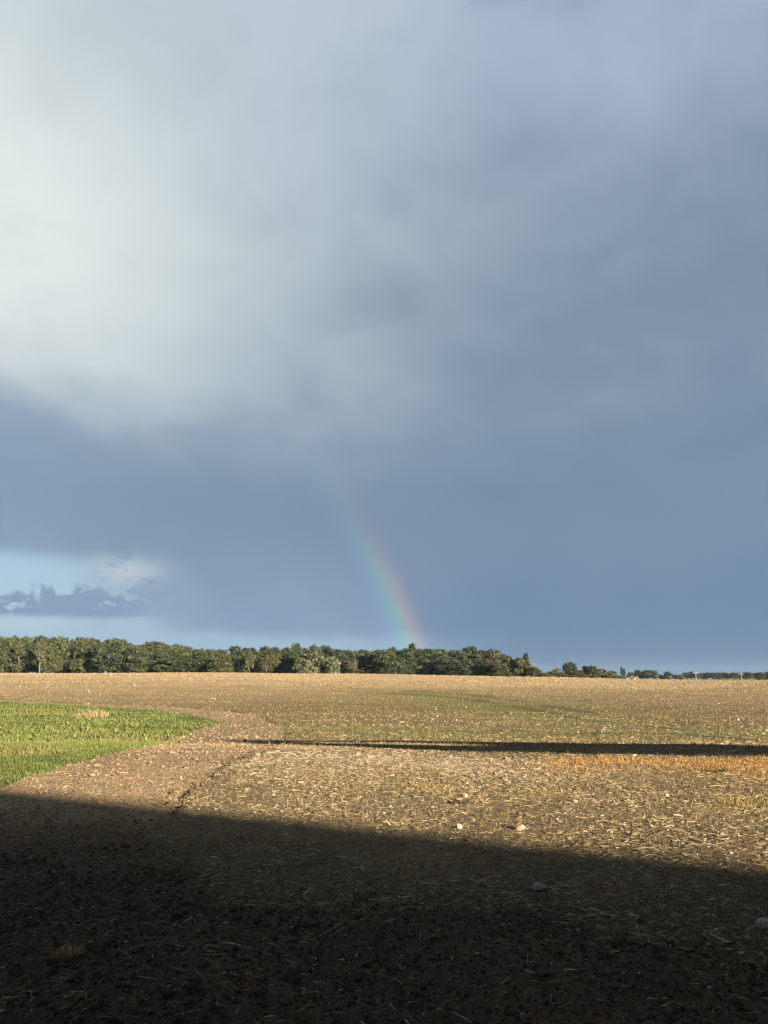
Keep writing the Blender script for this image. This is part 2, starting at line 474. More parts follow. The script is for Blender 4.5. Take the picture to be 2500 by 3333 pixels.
def build_ground():
    ang = np.radians(np.concatenate([np.arange(-180, -50, 4.0), np.arange(-50, -34, 0.4), np.arange(-34, 34, 0.172), np.arange(34, 50, 0.4), np.arange(50, 180, 4.0)]))
    rad = [0.05, 0.3, 0.7, 1.2, 1.8, 2.4, 2.9, 3.3]
    def run(r1, q):
        while rad[-1] < r1:
            rad.append(rad[-1] * (1 + q))
    run(14, 0.0053); run(80, 0.0088); run(330, 0.012); run(12000, 0.06)
    rad = np.array(rad)
    RR, AA = np.meshgrid(rad, ang, indexing='ij')
    x = (RR * np.sin(AA)).ravel(); y = (RR * np.cos(AA)).ravel()
    g, s = zones(x, y)
    r = np.hypot(x, y)
    z = EYE + macro(x, y) + clods(x, y, r, g, s)
    olive, green, orange, yellow = soft_zones(x, y)
    c = np.tile(np.array([[0.135, 0.099, 0.054]]), (len(x), 1))
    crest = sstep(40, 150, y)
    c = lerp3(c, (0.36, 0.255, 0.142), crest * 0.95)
    streak = fbm(x / 9, y / 3.5, 83, 4)
    c = c * (0.78 + 0.44 * streak)[:, None]
    c = lerp3(c, (0.125, 0.098, 0.042), olive * 0.7)
    c = lerp3(c, (0.120, 0.125, 0.040), green * 0.75)
    c = lerp3(c, (0.29, 0.155, 0.050), orange * 0.9)
    c = lerp3(c, (0.25, 0.18, 0.05), yellow * 0.7)
    c = lerp3(c, (0.27, 0.20, 0.135), pale_zone(x, y) * 0.85)
    # second field and meadows far beyond the crest
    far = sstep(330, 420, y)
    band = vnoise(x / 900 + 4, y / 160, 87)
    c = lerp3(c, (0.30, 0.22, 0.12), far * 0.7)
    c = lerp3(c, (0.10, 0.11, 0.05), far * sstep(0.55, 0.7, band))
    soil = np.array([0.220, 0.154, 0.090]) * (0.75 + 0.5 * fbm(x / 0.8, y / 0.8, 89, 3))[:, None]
    # foreground colour darkened to deepen the barn's cast shadow
    shade_mul = painted_shade(x, y)
    soil = soil * shade_mul[:, None]
    c = np.where(s[:, None] > 0.5, soil, c * (0.15 + 0.85 * shade_mul)[:, None])
    c = np.where(g[:, None] > 0.5, np.array([[0.070, 0.085, 0.025]]), c)
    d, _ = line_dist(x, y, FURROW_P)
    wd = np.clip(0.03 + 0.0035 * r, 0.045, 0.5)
    c = lerp3(c, (0.05, 0.034, 0.022), 0.70 * np.exp(-(d / wd) ** 2) * (0.35 + 0.55 * sstep(0.25, 0.5, fbm(x / 1.7, y / 1.7, 79, 2))))  # groove's shade painted into the earth colour along the furrow
    for P in (TRACK_A, TRACK_B, TRACK_C, TRACK_D):
        d, _ = line_dist(x, y, P)
        c = lerp3(c, (0.075, 0.062, 0.028), 0.9 * np.exp(-(d / 0.85) ** 2) * sstep(0.25, 0.5, fbm(x / 6, y / 6, 95, 2)))
    na, nr = len(ang), len(rad)
    i = np.arange(nr - 1)[:, None]; k = np.arange(na)[None, :]; k2 = (k + 1) % na
    F = np.stack([i * na + k, i * na + k2, (i + 1) * na + k2, (i + 1) * na + k], -1).reshape(-1, 4)[:, ::-1]
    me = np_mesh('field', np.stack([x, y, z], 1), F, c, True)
    m, t, N, out = new_mat('field_earth')
    at = N.node('ShaderNodeAttribute', attribute_name='tint')
    geo = N.node('ShaderNodeNewGeometry'); P = geo.outputs['Position']
    fine = N.noise(P, 55.0, 4, 0.7); mid = N.noise(P, 9.0, 5, 0.65)
    big = N.noise(P, 1.1, 4, 0.6)
    f = N.mul(N.ss(0.30, 0.70, fine, 0.62, 1.38), N.ss(0.28, 0.72, mid, 0.72, 1.28), N.ss(0.3, 0.7, big, 0.85, 1.15), ALB)
    vm = N.node('ShaderNodeVectorMath', operation='SCALE')
    t.links.new(at.outputs['Color'], vm.inputs[0]); t.links.new(f, vm.inputs['Scale'])
    p = N.node('ShaderNodeBsdfPrincipled'); t.links.new(vm.outputs[0], p.inputs['Base Color'])
    p.inputs['Roughness'].default_value = 0.95; p.inputs['Specular IOR Level'].default_value = 0.08
    b = N.node('ShaderNodeBump'); b.inputs['Strength'].default_value = 0.8; b.inputs['Distance'].default_value = 0.03
    t.links.new(N.add(N.mul(fine, 0.35), mid), b.inputs['Height']); t.links.new(b.outputs[0], p.inputs['Normal'])
    t.links.new(p.outputs[0], out.inputs[0])
    o = link('field', me, m)
    tag(o, 'rolling brown field of bare earth and stubble reaching the horizon', 'field', kind='structure')
    return o

build_ground()
# ------------------------------------------------------------------ what lies and grows on the field
def scatter(r0, r1, n, half=35.0):
    """points uniform in area over the wedge in front of the barn"""
    if r1 <= 14: half = 47.0          # close by, cover what a step to the side would show
    r = np.sqrt(rng.uniform(r0 * r0, r1 * r1, n)); a = np.radians(rng.uniform(-half, half, n))
    return r * np.sin(a), r * np.cos(a)

def pal(cols, n, jit=0.12, w=None):
    cols = np.array(cols); k = rng.choice(len(cols), n, p=w)
    return np.clip(cols[k] * (1 + rng.normal(0, jit, (n, 1))), 0.01, 0.9)

def ribbons(x, y, z, L, W, yaw, pitch, roll, bend, col):
    """flat bent strips, 3 cross sections; returns V, F, tint"""
    n = len(x)
    d = np.stack([np.cos(yaw) * np.cos(pitch), np.sin(yaw) * np.cos(pitch), np.sin(pitch)], 1)
    side = np.stack([-np.sin(yaw), np.cos(yaw), np.zeros(n)], 1)
    up = np.cross(d, side)
    s2 = side * np.cos(roll)[:, None] + up * np.sin(roll)[:, None]
    c = np.stack([x, y, z], 1)
    V = []
    for t, ww in ((-0.5, 0.75), (0.0, 1.0), (0.5, 0.55)):
        p = c + d * (L * t)[:, None] + (np.array([[0, 0, 1.0]]) + 0.8 * side) * (bend * L * (0.25 - t * t) * 2)[:, None]
        V += [p - s2 * (W * ww * 0.5)[:, None], p + s2 * (W * ww * 0.5)[:, None]]
    V = np.stack(V, 1).reshape(-1, 3)
    q = np.array([[0, 1, 3], [0, 3, 2], [2, 3, 5], [2, 5, 4]])
    F = (np.arange(n)[:, None, None] * 6 + q[None]).reshape(-1, 3)
    return V, F, np.repeat(col, 6, 0)

def stalks(x, y, z, L, R, yaw, pitch, col):
    """four-sided straw stems"""
    n = len(x)
    d = np.stack([np.cos(yaw) * np.cos(pitch), np.sin(yaw) * np.cos(pitch), np.sin(pitch)], 1)
    a = np.stack([-np.sin(yaw), np.cos(yaw), np.zeros(n)], 1); b = np.cross(d, a)
    c = np.stack([x, y, z], 1); V = []
    for t in (-0.5, 0.5):
        for q in range(4):
            th = q * math.pi / 2 + 0.6
            V.append(c + d * (L * t)[:, None] + (a * math.cos(th) + b * math.sin(th)) * R[:, None])
    V = np.stack(V, 1).reshape(-1, 3)
    q = np.array([[0, 1, 5, 4], [1, 2, 6, 5], [2, 3, 7, 6], [3, 0, 4, 7]])
    F = (np.arange(n)[:, None, None] * 8 + q[None]).reshape(-1, 4)
    T = np.concatenate([F[:, [0, 1, 2]], F[:, [0, 2, 3]]])
    return V, T, np.repeat(col, 8, 0)

def blades(x, y, z, H, W, yaw, lean, col, tipcol=1.15):
    """upright bent blades with a pointed tip"""
    n = len(x)
    fx, fy = np.cos(yaw), np.sin(yaw)
    side = np.stack([-fy, fx, np.zeros(n)], 1)
    fwd = np.stack([fx, fy, np.zeros(n)], 1); c = np.stack([x, y, z], 1); up = np.array([[0, 0, 1.0]])
    V = [c - side * (W * 0.5)[:, None], c + side * (W * 0.5)[:, None]]
    p = c + up * (H * 0.6)[:, None] + fwd * (H * lean * 0.35)[:, None]
    V += [p - side * (W * 0.4)[:, None], p + side * (W * 0.4)[:, None]]
    V.append(c + up * (H * np.clip(1 - 0.3 * lean, 0.3, 1))[:, None] + fwd * (H * lean)[:, None])
    V = np.stack(V, 1).reshape(-1, 3)
    q = np.array([[0, 1, 3], [0, 3, 2], [2, 3, 4]])
    F = (np.arange(n)[:, None, None] * 5 + q[None]).reshape(-1, 3)
    return V, F, np.clip(np.repeat(col, 5, 0) * np.tile([[0.8], [0.8], [1.0], [1.0], [tipcol]], (n, 1)), 0, 0.9)

def join(parts):
    V, F, T, o = [], [], [], 0
    for v, f, c in parts:
        V.append(v); F.append(f + o); T.append(c); o += len(v)
    return np.concatenate(V), np.concatenate(F), np.concatenate(T)

STRAW = [(0.30, 0.232, 0.137), (0.225, 0.167, 0.092), (0.165, 0.121, 0.066), (0.11, 0.082, 0.046), (0.44, 0.36, 0.25)]
STRAW_W = [0.18, 0.30, 0.28, 0.19, 0.05]
M_STRAW = tint_mat('dry_straw', 0.75, 0.12, 0.2, 14.0)
M_GRASS = tint_mat('grass_blades', 0.65, 0.28, 0.2, 2.0)
M_CLOD = tint_mat('earth_crumbs', 0.95, 0.0, 0.25, 30.0, spec=0.05)

def build_straw():
    parts = []
    for r0, r1, n, lm, wm in ((3.0, 8, 58000, 0.042, 0.0037), (8, 14, 112000, 0.042, 0.0045), (14, 26, 70000, 0.050, 0.0075), (26, 60, 40000, 0.075, 0.015)):
        x, y = scatter(r0, r1, n)
        g, s = zones(x, y)
        patch = fbm(x / 0.9, y / 0.9, 101, 3)
        keep = rng.uniform(size=n) < np.where(g > 0.5, 0.0, np.where(s > 0.5, 0.13, 0.35 + 1.1 * sstep(0.32, 0.62, patch)))
        x, y, s = x[keep], y[keep], s[keep]; n = len(x)
        L = np.clip(rng.lognormal(math.log(lm), 0.62, n), 0.018, 0.36) * np.where(s > 0.5, 0.8, 1.0)
        W = np.clip(wm * rng.lognormal(0, 0.4, n), 0.003, 0.035)
        z = surface(x, y) + W * 0.6 + 0.006
        yaw = rng.normal(0.15, 0.9, n); pitch = rng.normal(0, 0.22, n)
        col = pal(STRAW, n, 0.16, STRAW_W) * (0.85 + 0.15 * painted_shade(x, y))[:, None]  # straw tint dimmed a little by the painted foreground shade
        col = lerp3(col, (0.34, 0.265, 0.185), pale_zone(x, y) * 0.6)
        thick = rng.uniform(size=n) < 0.25
        q = ~thick
        parts.append(ribbons(x[q], y[q], z[q], L[q], W[q], yaw[q], pitch[q], rng.normal(0, 0.7, q.sum()), rng.normal(0, 0.10, q.sum()), col[q]))
        q = thick
        parts.append(stalks(x[q], y[q], z[q], L[q] * 1.1, W[q] * 0.38, yaw[q], pitch[q] * 0.6, col[q]))
    V, F, T = join(parts)
    o = link('straw_litter', np_mesh('straw_litter', V, F, T), M_STRAW)
    tag(o, 'pale broken straw and stalk litter strewn over the field', 'straw', kind='stuff')

def build_stubble():
    parts = []
    for r0, r1, n, h, w in ((3, 10, 12500, 0.05, 0.006), (10, 20, 42000, 0.045, 0.007), (20, 45, 60000, 0.06, 0.016), (45, 110, 78000, 0.085, 0.048), (110, 240, 92000, 0.13, 0.10)):
        x, y = scatter(r0, r1, n, 34)
        g, s = zones(x, y)
        olive, green, orange, yellow = soft_zones(x, y)
        patch = fbm(x / (1.2 + 0.04 * r0), y / (1.2 + 0.04 * r0), 111, 3)
        pr = np.where((g > 0.5), 0.0, np.where(s > 0.5, 0.03, 0.30 + 1.1 * sstep(0.35, 0.65, patch)))
        if r0 < 20: pr = pr * (1 - np.clip(orange + yellow, 0, 1) * 0.5)
        if r0 >= 20:
            for P in (TRACK_A, TRACK_B, TRACK_C, TRACK_D):
                pr = pr * (1 - 0.85 * np.exp(-(line_dist(x, y, P)[0] / 0.9) ** 2))
        keep = rng.uniform(size=n) < pr
        x, y = x[keep], y[keep]; olive, green, orange, yellow = olive[keep], green[keep], orange[keep], yellow[keep]; n = len(x)
        col = pal([(0.165, 0.121, 0.062), (0.13, 0.096, 0.048), (0.20, 0.15, 0.08)], n, 0.12, [0.5, 0.3, 0.2]) * (0.55 + 0.45 * painted_shade(x, y))[:, None]  # blade colour lowered where foreground shade is painted in
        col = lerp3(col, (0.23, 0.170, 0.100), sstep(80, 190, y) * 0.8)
        col = lerp3(col, (0.12, 0.092, 0.038), olive * 0.7)
        col = lerp3(col, (0.105, 0.108, 0.032), green * 0.8)
        col = lerp3(col, (0.27, 0.125, 0.032), orange)
        H = h * rng.lognormal(0, 0.35, n); W = w * rng.lognormal(0, 0.3, n)
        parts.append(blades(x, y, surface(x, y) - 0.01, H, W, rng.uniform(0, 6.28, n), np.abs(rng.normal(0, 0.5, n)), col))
    V, F, T = join(parts)
    o = link('stubble', np_mesh('stubble', V, F, T), M_STRAW)
    tag(o, 'short dry stubble and weeds standing over the whole field', 'stubble', kind='stuff')

def build_green_grass():
    parts = []
    for r0, r1, n, h, w in ((9, 16, 60000, 0.075, 0.007), (16, 30, 90000, 0.09, 0.012), (30, 95, 70000, 0.15, 0.040)):
        a = np.radians(rng.uniform(-40, -8, n)); r = np.sqrt(rng.uniform(r0 * r0, r1 * r1, n)); x, y = r * np.sin(a), r * np.cos(a)
        g, s = zones(x + rng.normal(0, 0.012, n) * r, y + rng.normal(0, 0.02, n) * r); k = g > 0.5
        x, y = x[k], y[k]; n = len(x)
        hum = fbm(x / 2.4, y / 2.0, 121, 3); dry = fbm(x / 4.5 + 3, y / 2.5, 127, 3); clump = fbm(x / 0.45, y / 0.45, 131, 2)
        col = np.tile(np.array([[0.118, 0.145, 0.037]]), (n, 1)) * rng.lognormal(0, 0.12, (n, 1))
        col = lerp3(col, (0.175, 0.155, 0.052), sstep(0.42, 0.64, dry) * 0.8)
        col = lerp3(col, (0.060, 0.080, 0.022), sstep(0.48, 0.32, hum) * 0.45)
        edge = sstep(13.5, 11.0, np.hypot(x, y))
        col = lerp3(col, (0.14, 0.112, 0.045), edge * 0.7 * sstep(0.4, 0.6, clump))
        H = 0.82 * h * (0.3 + 1.5 * hum) * (0.5 + 1.0 * clump) * rng.lognormal(0, 0.25, n) * (1 - 0.35 * edge)
        W = w * rng.lognormal(0, 0.25, n)
        yaw = rng.normal(2.6, 0.9, n)
        parts.append(blades(x, y, surface(x, y) - 0.01, H, W, yaw, np.abs(rng.normal(1.2, 0.55, n)), col))
    V, F, T = join(parts)
    o = link('green_grass', np_mesh('green_grass', V, F, T), M_GRASS)
    tag(o, 'bright green tussocky grass tongue reaching into the field', 'grass', kind='stuff')

def build_golden_grass():
    parts = []
    n = 110000
    x, y = scatter(7, 20, n, 34)
    g, s = zones(x, y); olive, green, orange, yellow = soft_zones(x, y)
    pr = np.maximum(sstep(0.25, 0.8, orange), sstep(0.35, 0.9, yellow)) * (g < 0.5) * (s < 0.5)
    k = rng.uniform(size=n) < pr
    x, y, orange, yellow = x[k], y[k], orange[k], yellow[k]; n = len(x)
    col = np.where((orange > yellow)[:, None], np.array([[0.29, 0.155, 0.042]]), np.array([[0.25, 0.182, 0.050]])) * rng.lognormal(0, 0.22, (n, 1))
    col = lerp3(col, (0.28, 0.22, 0.12), (rng.uniform(size=n) < 0.2) * 0.8)
    parts.append(blades(x, y, surface(x, y) - 0.005, 0.042 * rng.lognormal(0, 0.3, n), 0.008 * rng.lognormal(0, 0.2, n), rng.uniform(0, 6.28, n), np.abs(rng.normal(0.2, 0.35, n)), col))
    V, F, T = join(parts)
    o = link('golden_grass', np_mesh('golden_grass', V, F, T), M_GRASS)
    tag(o, 'short orange and yellow grass patches in the stubble', 'grass', kind='stuff')

ICO = None
def ico():
    global ICO
    if ICO is None:
        bm = bmesh.new(); bmesh.ops.create_icosphere(bm, subdivisions=1, radius=1.0)
        bm.verts.ensure_lookup_table()
        ICO = (np.array([v.co[:] for v in bm.verts]), np.array([[v.index for v in f.verts] for f in bm.faces])); bm.free()
    return ICO

OCT_V = np.array([[1, 0, 0], [-1, 0, 0], [0, 1, 0], [0, -1, 0], [0, 0, 1], [0, 0, -1.0]])
OCT_F = np.array([[0, 2, 4], [2, 1, 4], [1, 3, 4], [3, 0, 4], [2, 0, 5], [1, 2, 5], [3, 1, 5], [0, 3, 5]])
def build_crumbs():
    parts = []
    for r0, r1, n, sz, big in ((3.0, 7, 44000, 0.0072, 0), (3.0, 8, 6200, 0.013, 1), (7, 13, 54000, 0.0078, 0), (7, 13, 3400, 0.013, 1), (13, 27, 36000, 0.0135, 0), (27, 80, 34000, 0.036, 0)):
        x, y = scatter(r0, r1, n)
        g, s = zones(x, y)
        k = (g < 0.5) & (rng.uniform(size=n) < np.where(s > 0.5, 1.0, 0.10 if r0 < 20 else 0.0))
        if big: k &= fbm(x / 0.5, y / 0.5, 141, 2) > 0.48
        x, y = x[k], y[k]; n = len(x)
        v0, f0 = ico() if big else (OCT_V, OCT_F)
        R = sz * rng.lognormal(0, 0.42, n)
        sc = R[:, None] * rng.uniform(0.55, 1.5, (n, 3)) * np.array([[1, 1, 0.7]])
        rot = rng.uniform(0, 6.28, n); c, q = np.cos(rot), np.sin(rot)
        V = (v0[None] + rng.normal(0, 0.22, (n,) + v0.shape)) * sc[:, None, :]
        V = np.stack([V[..., 0] * c[:, None] - V[..., 1] * q[:, None], V[..., 0] * q[:, None] + V[..., 1] * c[:, None], V[..., 2]], -1)
        V += np.stack([x, y, surface(x, y) + R * 0.1], 1)[:, None, :]
        F = (np.arange(n)[:, None, None] * len(v0) + f0[None]).reshape(-1, 3)
        col = pal([(0.165, 0.113, 0.068), (0.125, 0.085, 0.052), (0.20, 0.14, 0.088)], n, 0.15) * painted_shade(x, y)[:, None]  # crumbs carry the same painted shade as the ground
        parts.append((V.reshape(-1, 3), F, np.repeat(col, len(v0), 0)))
    # broken crumbs in the open furrow
    m = 2600; i = rng.integers(0, len(FURROW_P) - 1, m); f = rng.uniform(0, 1, (m, 1))
    Q = FURROW_P[i] * (1 - f) + FURROW_P[i + 1] * f; Q = Q[Q[:, 1] < 30]; m = len(Q)
    wd = 0.05 + 0.004 * Q[:, 1]
    x, y = Q[:, 0] + rng.normal(0, 1, m) * wd, Q[:, 1] + rng.normal(0, 1, m) * wd
    v0, f0 = ico(); R = (0.006 + 0.0003 * y) * rng.lognormal(0, 0.45, m)
    V = (v0[None] + rng.normal(0, 0.2, (m,) + v0.shape)) * (R[:, None] * rng.uniform(0.6, 1.4, (m, 3)))[:, None, :] + np.stack([x, y, surface(x, y) + R * 0.2], 1)[:, None, :]
    parts.append((V.reshape(-1, 3), (np.arange(m)[:, None, None] * len(v0) + f0[None]).reshape(-1, 3), np.repeat(pal([(0.075, 0.052, 0.034), (0.045, 0.032, 0.022)], m, 0.2), len(v0), 0)))
    V, F, T = join(parts)
    o = link('earth_crumbs', np_mesh('earth_crumbs', V, F, T), M_CLOD)
    tag(o, 'crumbled brown earth clods on the tilled headland', 'earth', kind='stuff')

build_straw(); build_stubble(); build_green_grass(); build_golden_grass(); build_crumbs()

# ------------------------------------------------------------------ single stones, tufts and plants
M_STONE = {k: solid_mat('field_stone_' + k, c, 0.85, 0.28, 14.0, 0.6) for k, c in
           (('pale', (0.40, 0.33, 0.24)), ('white', (0.52, 0.46, 0.37)), ('grey', (0.16, 0.145, 0.125)), ('brown', (0.24, 0.18, 0.12)))}

def stone(px, row, wpx, kind, label, group=None, flat=0.75, seed=0):
    x, y = ground_at(px, row)
    size = wpx * math.hypot(x, y) / F_PX * 0.97
    bm = bmesh.new(); bmesh.ops.create_icosphere(bm, subdivisions=2, radius=0.5)
    r = random.Random(seed + int(px))
    cuts = [Vector((r.gauss(0, 1), r.gauss(0, 1), r.gauss(0, 1))).normalized() for _ in range(9)]
    for v in bm.verts:
        for c in cuts:
            d = v.co.dot(c) - 0.38
            if d > 0:
                v.co -= c * d * 0.9
        v.co *= 1 + r.uniform(-0.04, 0.04)
        v.co.z *= flat; v.co.x *= 1.1
    me = bpy.data.meshes.new('stone'); bm.to_mesh(me); bm.free()
    o = link('stone', me, M_STONE[kind])
    o.scale = (size, size, size); o.rotation_euler = (r.uniform(-.2, .2), r.uniform(-.2, .2), r.uniform(0, 6.28))
    zs = float(surface(x, y)[0])
    o.location = (x, y, zs + size * flat * 0.26)
    tag(o, label, 'stone', group)
    return o

stone(1494, 2698, 21, 'pale', 'round pale stone casting a short shadow on the stubble', flat=0.95, seed=1)
stone(1516, 2594, 16, 'pale', 'squarish pale stone just beyond the dark upturned clod', flat=0.9, seed=2)
stone(1693, 2702, 34, 'brown', 'lumpy tan stone half sunk among the straw', flat=0.7, seed=3)
stone(2169, 2592, 15, 'pale', 'squarish pale stone beside the yellow grass patch', flat=0.9, seed=4)
stone(1752, 2898, 48, 'grey', 'flat grey angular stone lying in the shadow', flat=0.62, seed=5)
stone(2492, 3012, 46, 'grey', 'rounded grey stone half buried in shaded straw', flat=0.6, seed=6)
stone(1160, 3112, 14, 'grey', 'small rounded grey stone on the dark tilled earth', flat=0.8, seed=7)
stone(1278, 2524, 11, 'pale', 'small pale stone in the lit stubble near the furrow', flat=0.7, seed=8)
stone(1870, 2612, 24, 'brown', 'low tan stone among fallen stalks on the lit stubble', flat=0.5, seed=9)
stone(2350, 2425, 11, 'white', 'white stone just beyond the long thin shadow', flat=0.7, seed=10)
stone(2402, 2345, 8, 'pale', 'white angular stone on the slope above the olive weeds', flat=1.0, seed=11)
stone(1963, 2376, 10, 'grey', 'dark rounded stone in the olive weeds', flat=0.9, seed=12)
stone(589, 2537, 9, 'white', 'small white stone on the sunlit tilled earth beside the furrow', flat=0.8, seed=13)
for i, (px, row, w) in enumerate([(1424, 2331, 9), (1420, 2311, 7), (1517, 2303, 7), (1486, 2345, 7), (1581, 2350, 6), (1662, 2325, 7), (1480, 2320, 5), (1448, 2348, 6), (1409, 2342, 7), (1344, 2331, 6), (1268, 2332, 6),
        (1110, 2333, 6), (1084, 2257, 6), (1106, 2286, 6), (1975, 2338, 6), (2120, 2352, 6), (2028, 2337, 5), (2198, 2380, 7), (2447, 2357, 6), (2414, 2365, 5), (1288, 2340, 6), (1240, 2345, 6), (690, 2274, 6), (918, 2236, 6),
        (700, 2276, 6), (436, 2232, 6), (66, 2234, 7), (288, 2250, 6), (1345, 2366, 6), (1540, 2394, 6), (1620, 2412, 7), (1785, 2399, 8), (2070, 2242, 8), (2060, 2240, 6), (2340, 2290, 6), (1515, 2389, 6), (2485, 2388, 9), (2495, 2380, 10)]):
    stone(px, row, w * 0.72, 'pale', 'small white stone dotting the far half of the stubble', 'white stones scattered over the far stubble', 0.85, 40 + i)
for i, (px, row, w) in enumerate([(846, 2517, 8), (890, 2590, 10), (1250, 2648, 9), (1270, 2628, 8), (1390, 2684, 7), (1990, 2712, 10), (2120, 2690, 9), (1290, 2478, 7), (1000, 2480, 6), (2380, 2780, 9)]):
    stone(px, row, w, 'pale', 'pebble sized pale stone in the lit near stubble', 'pale pebbles in the near stubble', 0.8, 90 + i)
for i, (px, row, w) in enumerate([(250, 2785, 7), (410, 3073, 12), (330, 2870, 6), (1275, 3275, 14), (880, 2895, 8), (2030, 3180, 9), (530, 3008, 10), (2310, 3230, 12), (1700, 3310, 12)]):
    stone(px, row, w, 'grey', 'pebble sized grey stone on the shaded dark earth', 'grey pebbles on the shaded earth', 0.75, 120 + i)

def tuft(px, row, n, h, spread, cols, label, name='grass_tuft', cat='grass tuft', group=None, lean=0.5, w=0.004, mat=None, wind=None):
    x, y = ground_at(px, row)
    a = rng.uniform(0, 6.28, n); r = spread * np.sqrt(rng.uniform(0, 1, n)) * 0.5
    bx, by = r * np.cos(a), r * np.sin(a)
    z0 = float(surface(x, y)[0])
    z = surface(x + bx, y + by) - z0 - 0.008
    H = h * rng.lognormal(0, 0.25, n)
    V, F, T = blades(bx, by, z, H, w * rng.lognormal(0, 0.2, n), a + rng.normal(0, 0.5, n) if wind is None else rng.normal(wind, 0.45, n), np.abs(rng.normal(lean, 0.3, n)), pal(cols, n, 0.15))
    o = link(name, np_mesh(name, V, F, T), mat or M_GRASS)
    o.location = (x, y, z0)
    tag(o, label, cat, group)
    return o

GOLD = [(0.27, 0.15, 0.045), (0.22, 0.12, 0.035), (0.26, 0.19, 0.085)]
YEL = [(0.26, 0.19, 0.045), (0.20, 0.16, 0.045), (0.24, 0.16, 0.05)]
OLV = [(0.07, 0.085, 0.025), (0.11, 0.105, 0.035)]
tuft(222, 3118, 110, 0.06, 0.13, GOLD, 'golden orange grass tuft alone on the dark shaded earth', lean=0.8)
tuft(240, 3262, 40, 0.04, 0.13, OLV + YEL, 'thin olive grass tuft on the dark earth below the golden tuft', lean=0.6)
tuft(310, 2334, 170, 0.55, 1.6, [(0.34, 0.26, 0.15), (0.29, 0.22, 0.12)], 'tall straw coloured dry grass clump leaning in the green grass', 'dry_grass_clump', 'grass clump', lean=1.0, w=0.026, wind=2.7)
tuft(268, 2338, 110, 0.42, 1.5, [(0.25, 0.20, 0.10), (0.20, 0.17, 0.07)], 'thinner dry grass clump beside the tall leaning one', 'dry_grass_clump', 'grass clump', lean=1.0, w=0.022, wind=2.7)
tuft(2350, 2516, 24, 0.075, 0.10, [(0.06, 0.085, 0.03), (0.13, 0.14, 0.06)], 'single green broad leaved weed at the edge of the orange grass', 'leafy_weed', 'weed', lean=0.6, w=0.045)
tuft(2395, 2625, 9, 0.16, 0.03, [(0.07, 0.05, 0.03)], 'dark thin upright dead stem in the lit stubble', 'dead_stem', 'stem', lean=0.1, w=0.008)
tuft(1955, 2455, 10, 0.30, 0.10, YEL, 'lone tall weed stem at the edge of the long shadow', 'dead_stem', 'stem', lean=0.15, w=0.010)
for px, row in ((1515, 2690), (1572, 2688), (1722, 2660), (1640, 2655), (1180, 2560), (1362, 2700), (1770, 2672), (2100, 2560), (1960, 2690), (2470, 2655), (600, 2745), (1255, 2945), (1985, 2903), (2090, 3025), (820, 3190)):
    tuft(px, row, 44, 0.036, 0.08, YEL, 'small yellow grass tuft sprouting between the stalks', group='yellow tufts in the stubble', lean=0.5)
for px, row in ((390, 2960), (700, 3090), (1480, 3105), (430, 3275), (1700, 3260), (2290, 3300), (1120, 3170), (90, 3190)):
    tuft(px, row, 24, 0.035, 0.06, OLV, 'sparse dark green grass sprig on the shaded earth', group='green sprigs on the dark earth', lean=0.6)

# dark upturned clods
def clod_heap(px, row, wpx, label):
    x, y = ground_at(px, row); s = wpx * y / F_PX
    v0, f0 = ico(); parts = []
    for k in range(7):
        R = s * random.uniform(0.10, 0.2)
        V = v0 * (1 + rng.normal(0, 0.18, (len(v0), 1))) * R * np.array([1.3, 1, 0.8]) + np.array([random.uniform(-0.42, 0.42) * s, random.uniform(-0.12, 0.12) * s, R * 0.45])
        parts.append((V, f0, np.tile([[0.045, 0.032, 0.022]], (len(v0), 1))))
    V, F, T = join(parts)
    o = link('earth_clod', np_mesh('earth_clod', V, F, T), M_CLOD); o.location = (x, y, float(surface(x, y)[0]))
    tag(o, label, 'clod')
clod_heap(1500, 2618, 60, 'dark upturned earth clod in the lit stubble before the squarish stone')
clod_heap(2125, 2680, 30, 'small dark earth clod among bright stalks in the lit stubble')
# ------------------------------------------------------------------ trees
M_LEAF = tint_mat('tree_leaves', 0.6, 0.15, 0.22, 0.35, rand=0.18, spec=0.2)
M_BARK = {'grey': solid_mat('bark_grey', (0.12, 0.105, 0.08), 0.9, 0.3, 3.0, 0.4),
          'pale': solid_mat('bark_pale', (0.11, 0.10, 0.078), 0.85, 0.25, 3.0, 0.3),
          'brown': solid_mat('bark_brown', (0.10, 0.075, 0.05), 0.9, 0.3, 3.0, 0.4)}

def tube(path, radii, sides=6):
    path = np.asarray(path, float); n = len(path); V = []
    for i in range(n):
        d = path[min(i + 1, n - 1)] - path[max(i - 1, 0)]; d = d / (np.linalg.norm(d) + 1e-9)
        a = np.cross(d, [0.3, 1, 0.1]); a /= np.linalg.norm(a) + 1e-9; b = np.cross(d, a)
        for k in range(sides):
            th = 2 * math.pi * k / sides
            V.append(path[i] + radii[i] * (a * math.cos(th) + b * math.sin(th)))
    F = []
    for i in range(n - 1):
        for k in range(sides):
            k2 = (k + 1) % sides
            F.append([i * sides + k, i * sides + k2, (i + 1) * sides + k2, (i + 1) * sides + k])
    return np.array(V), np.array(F)

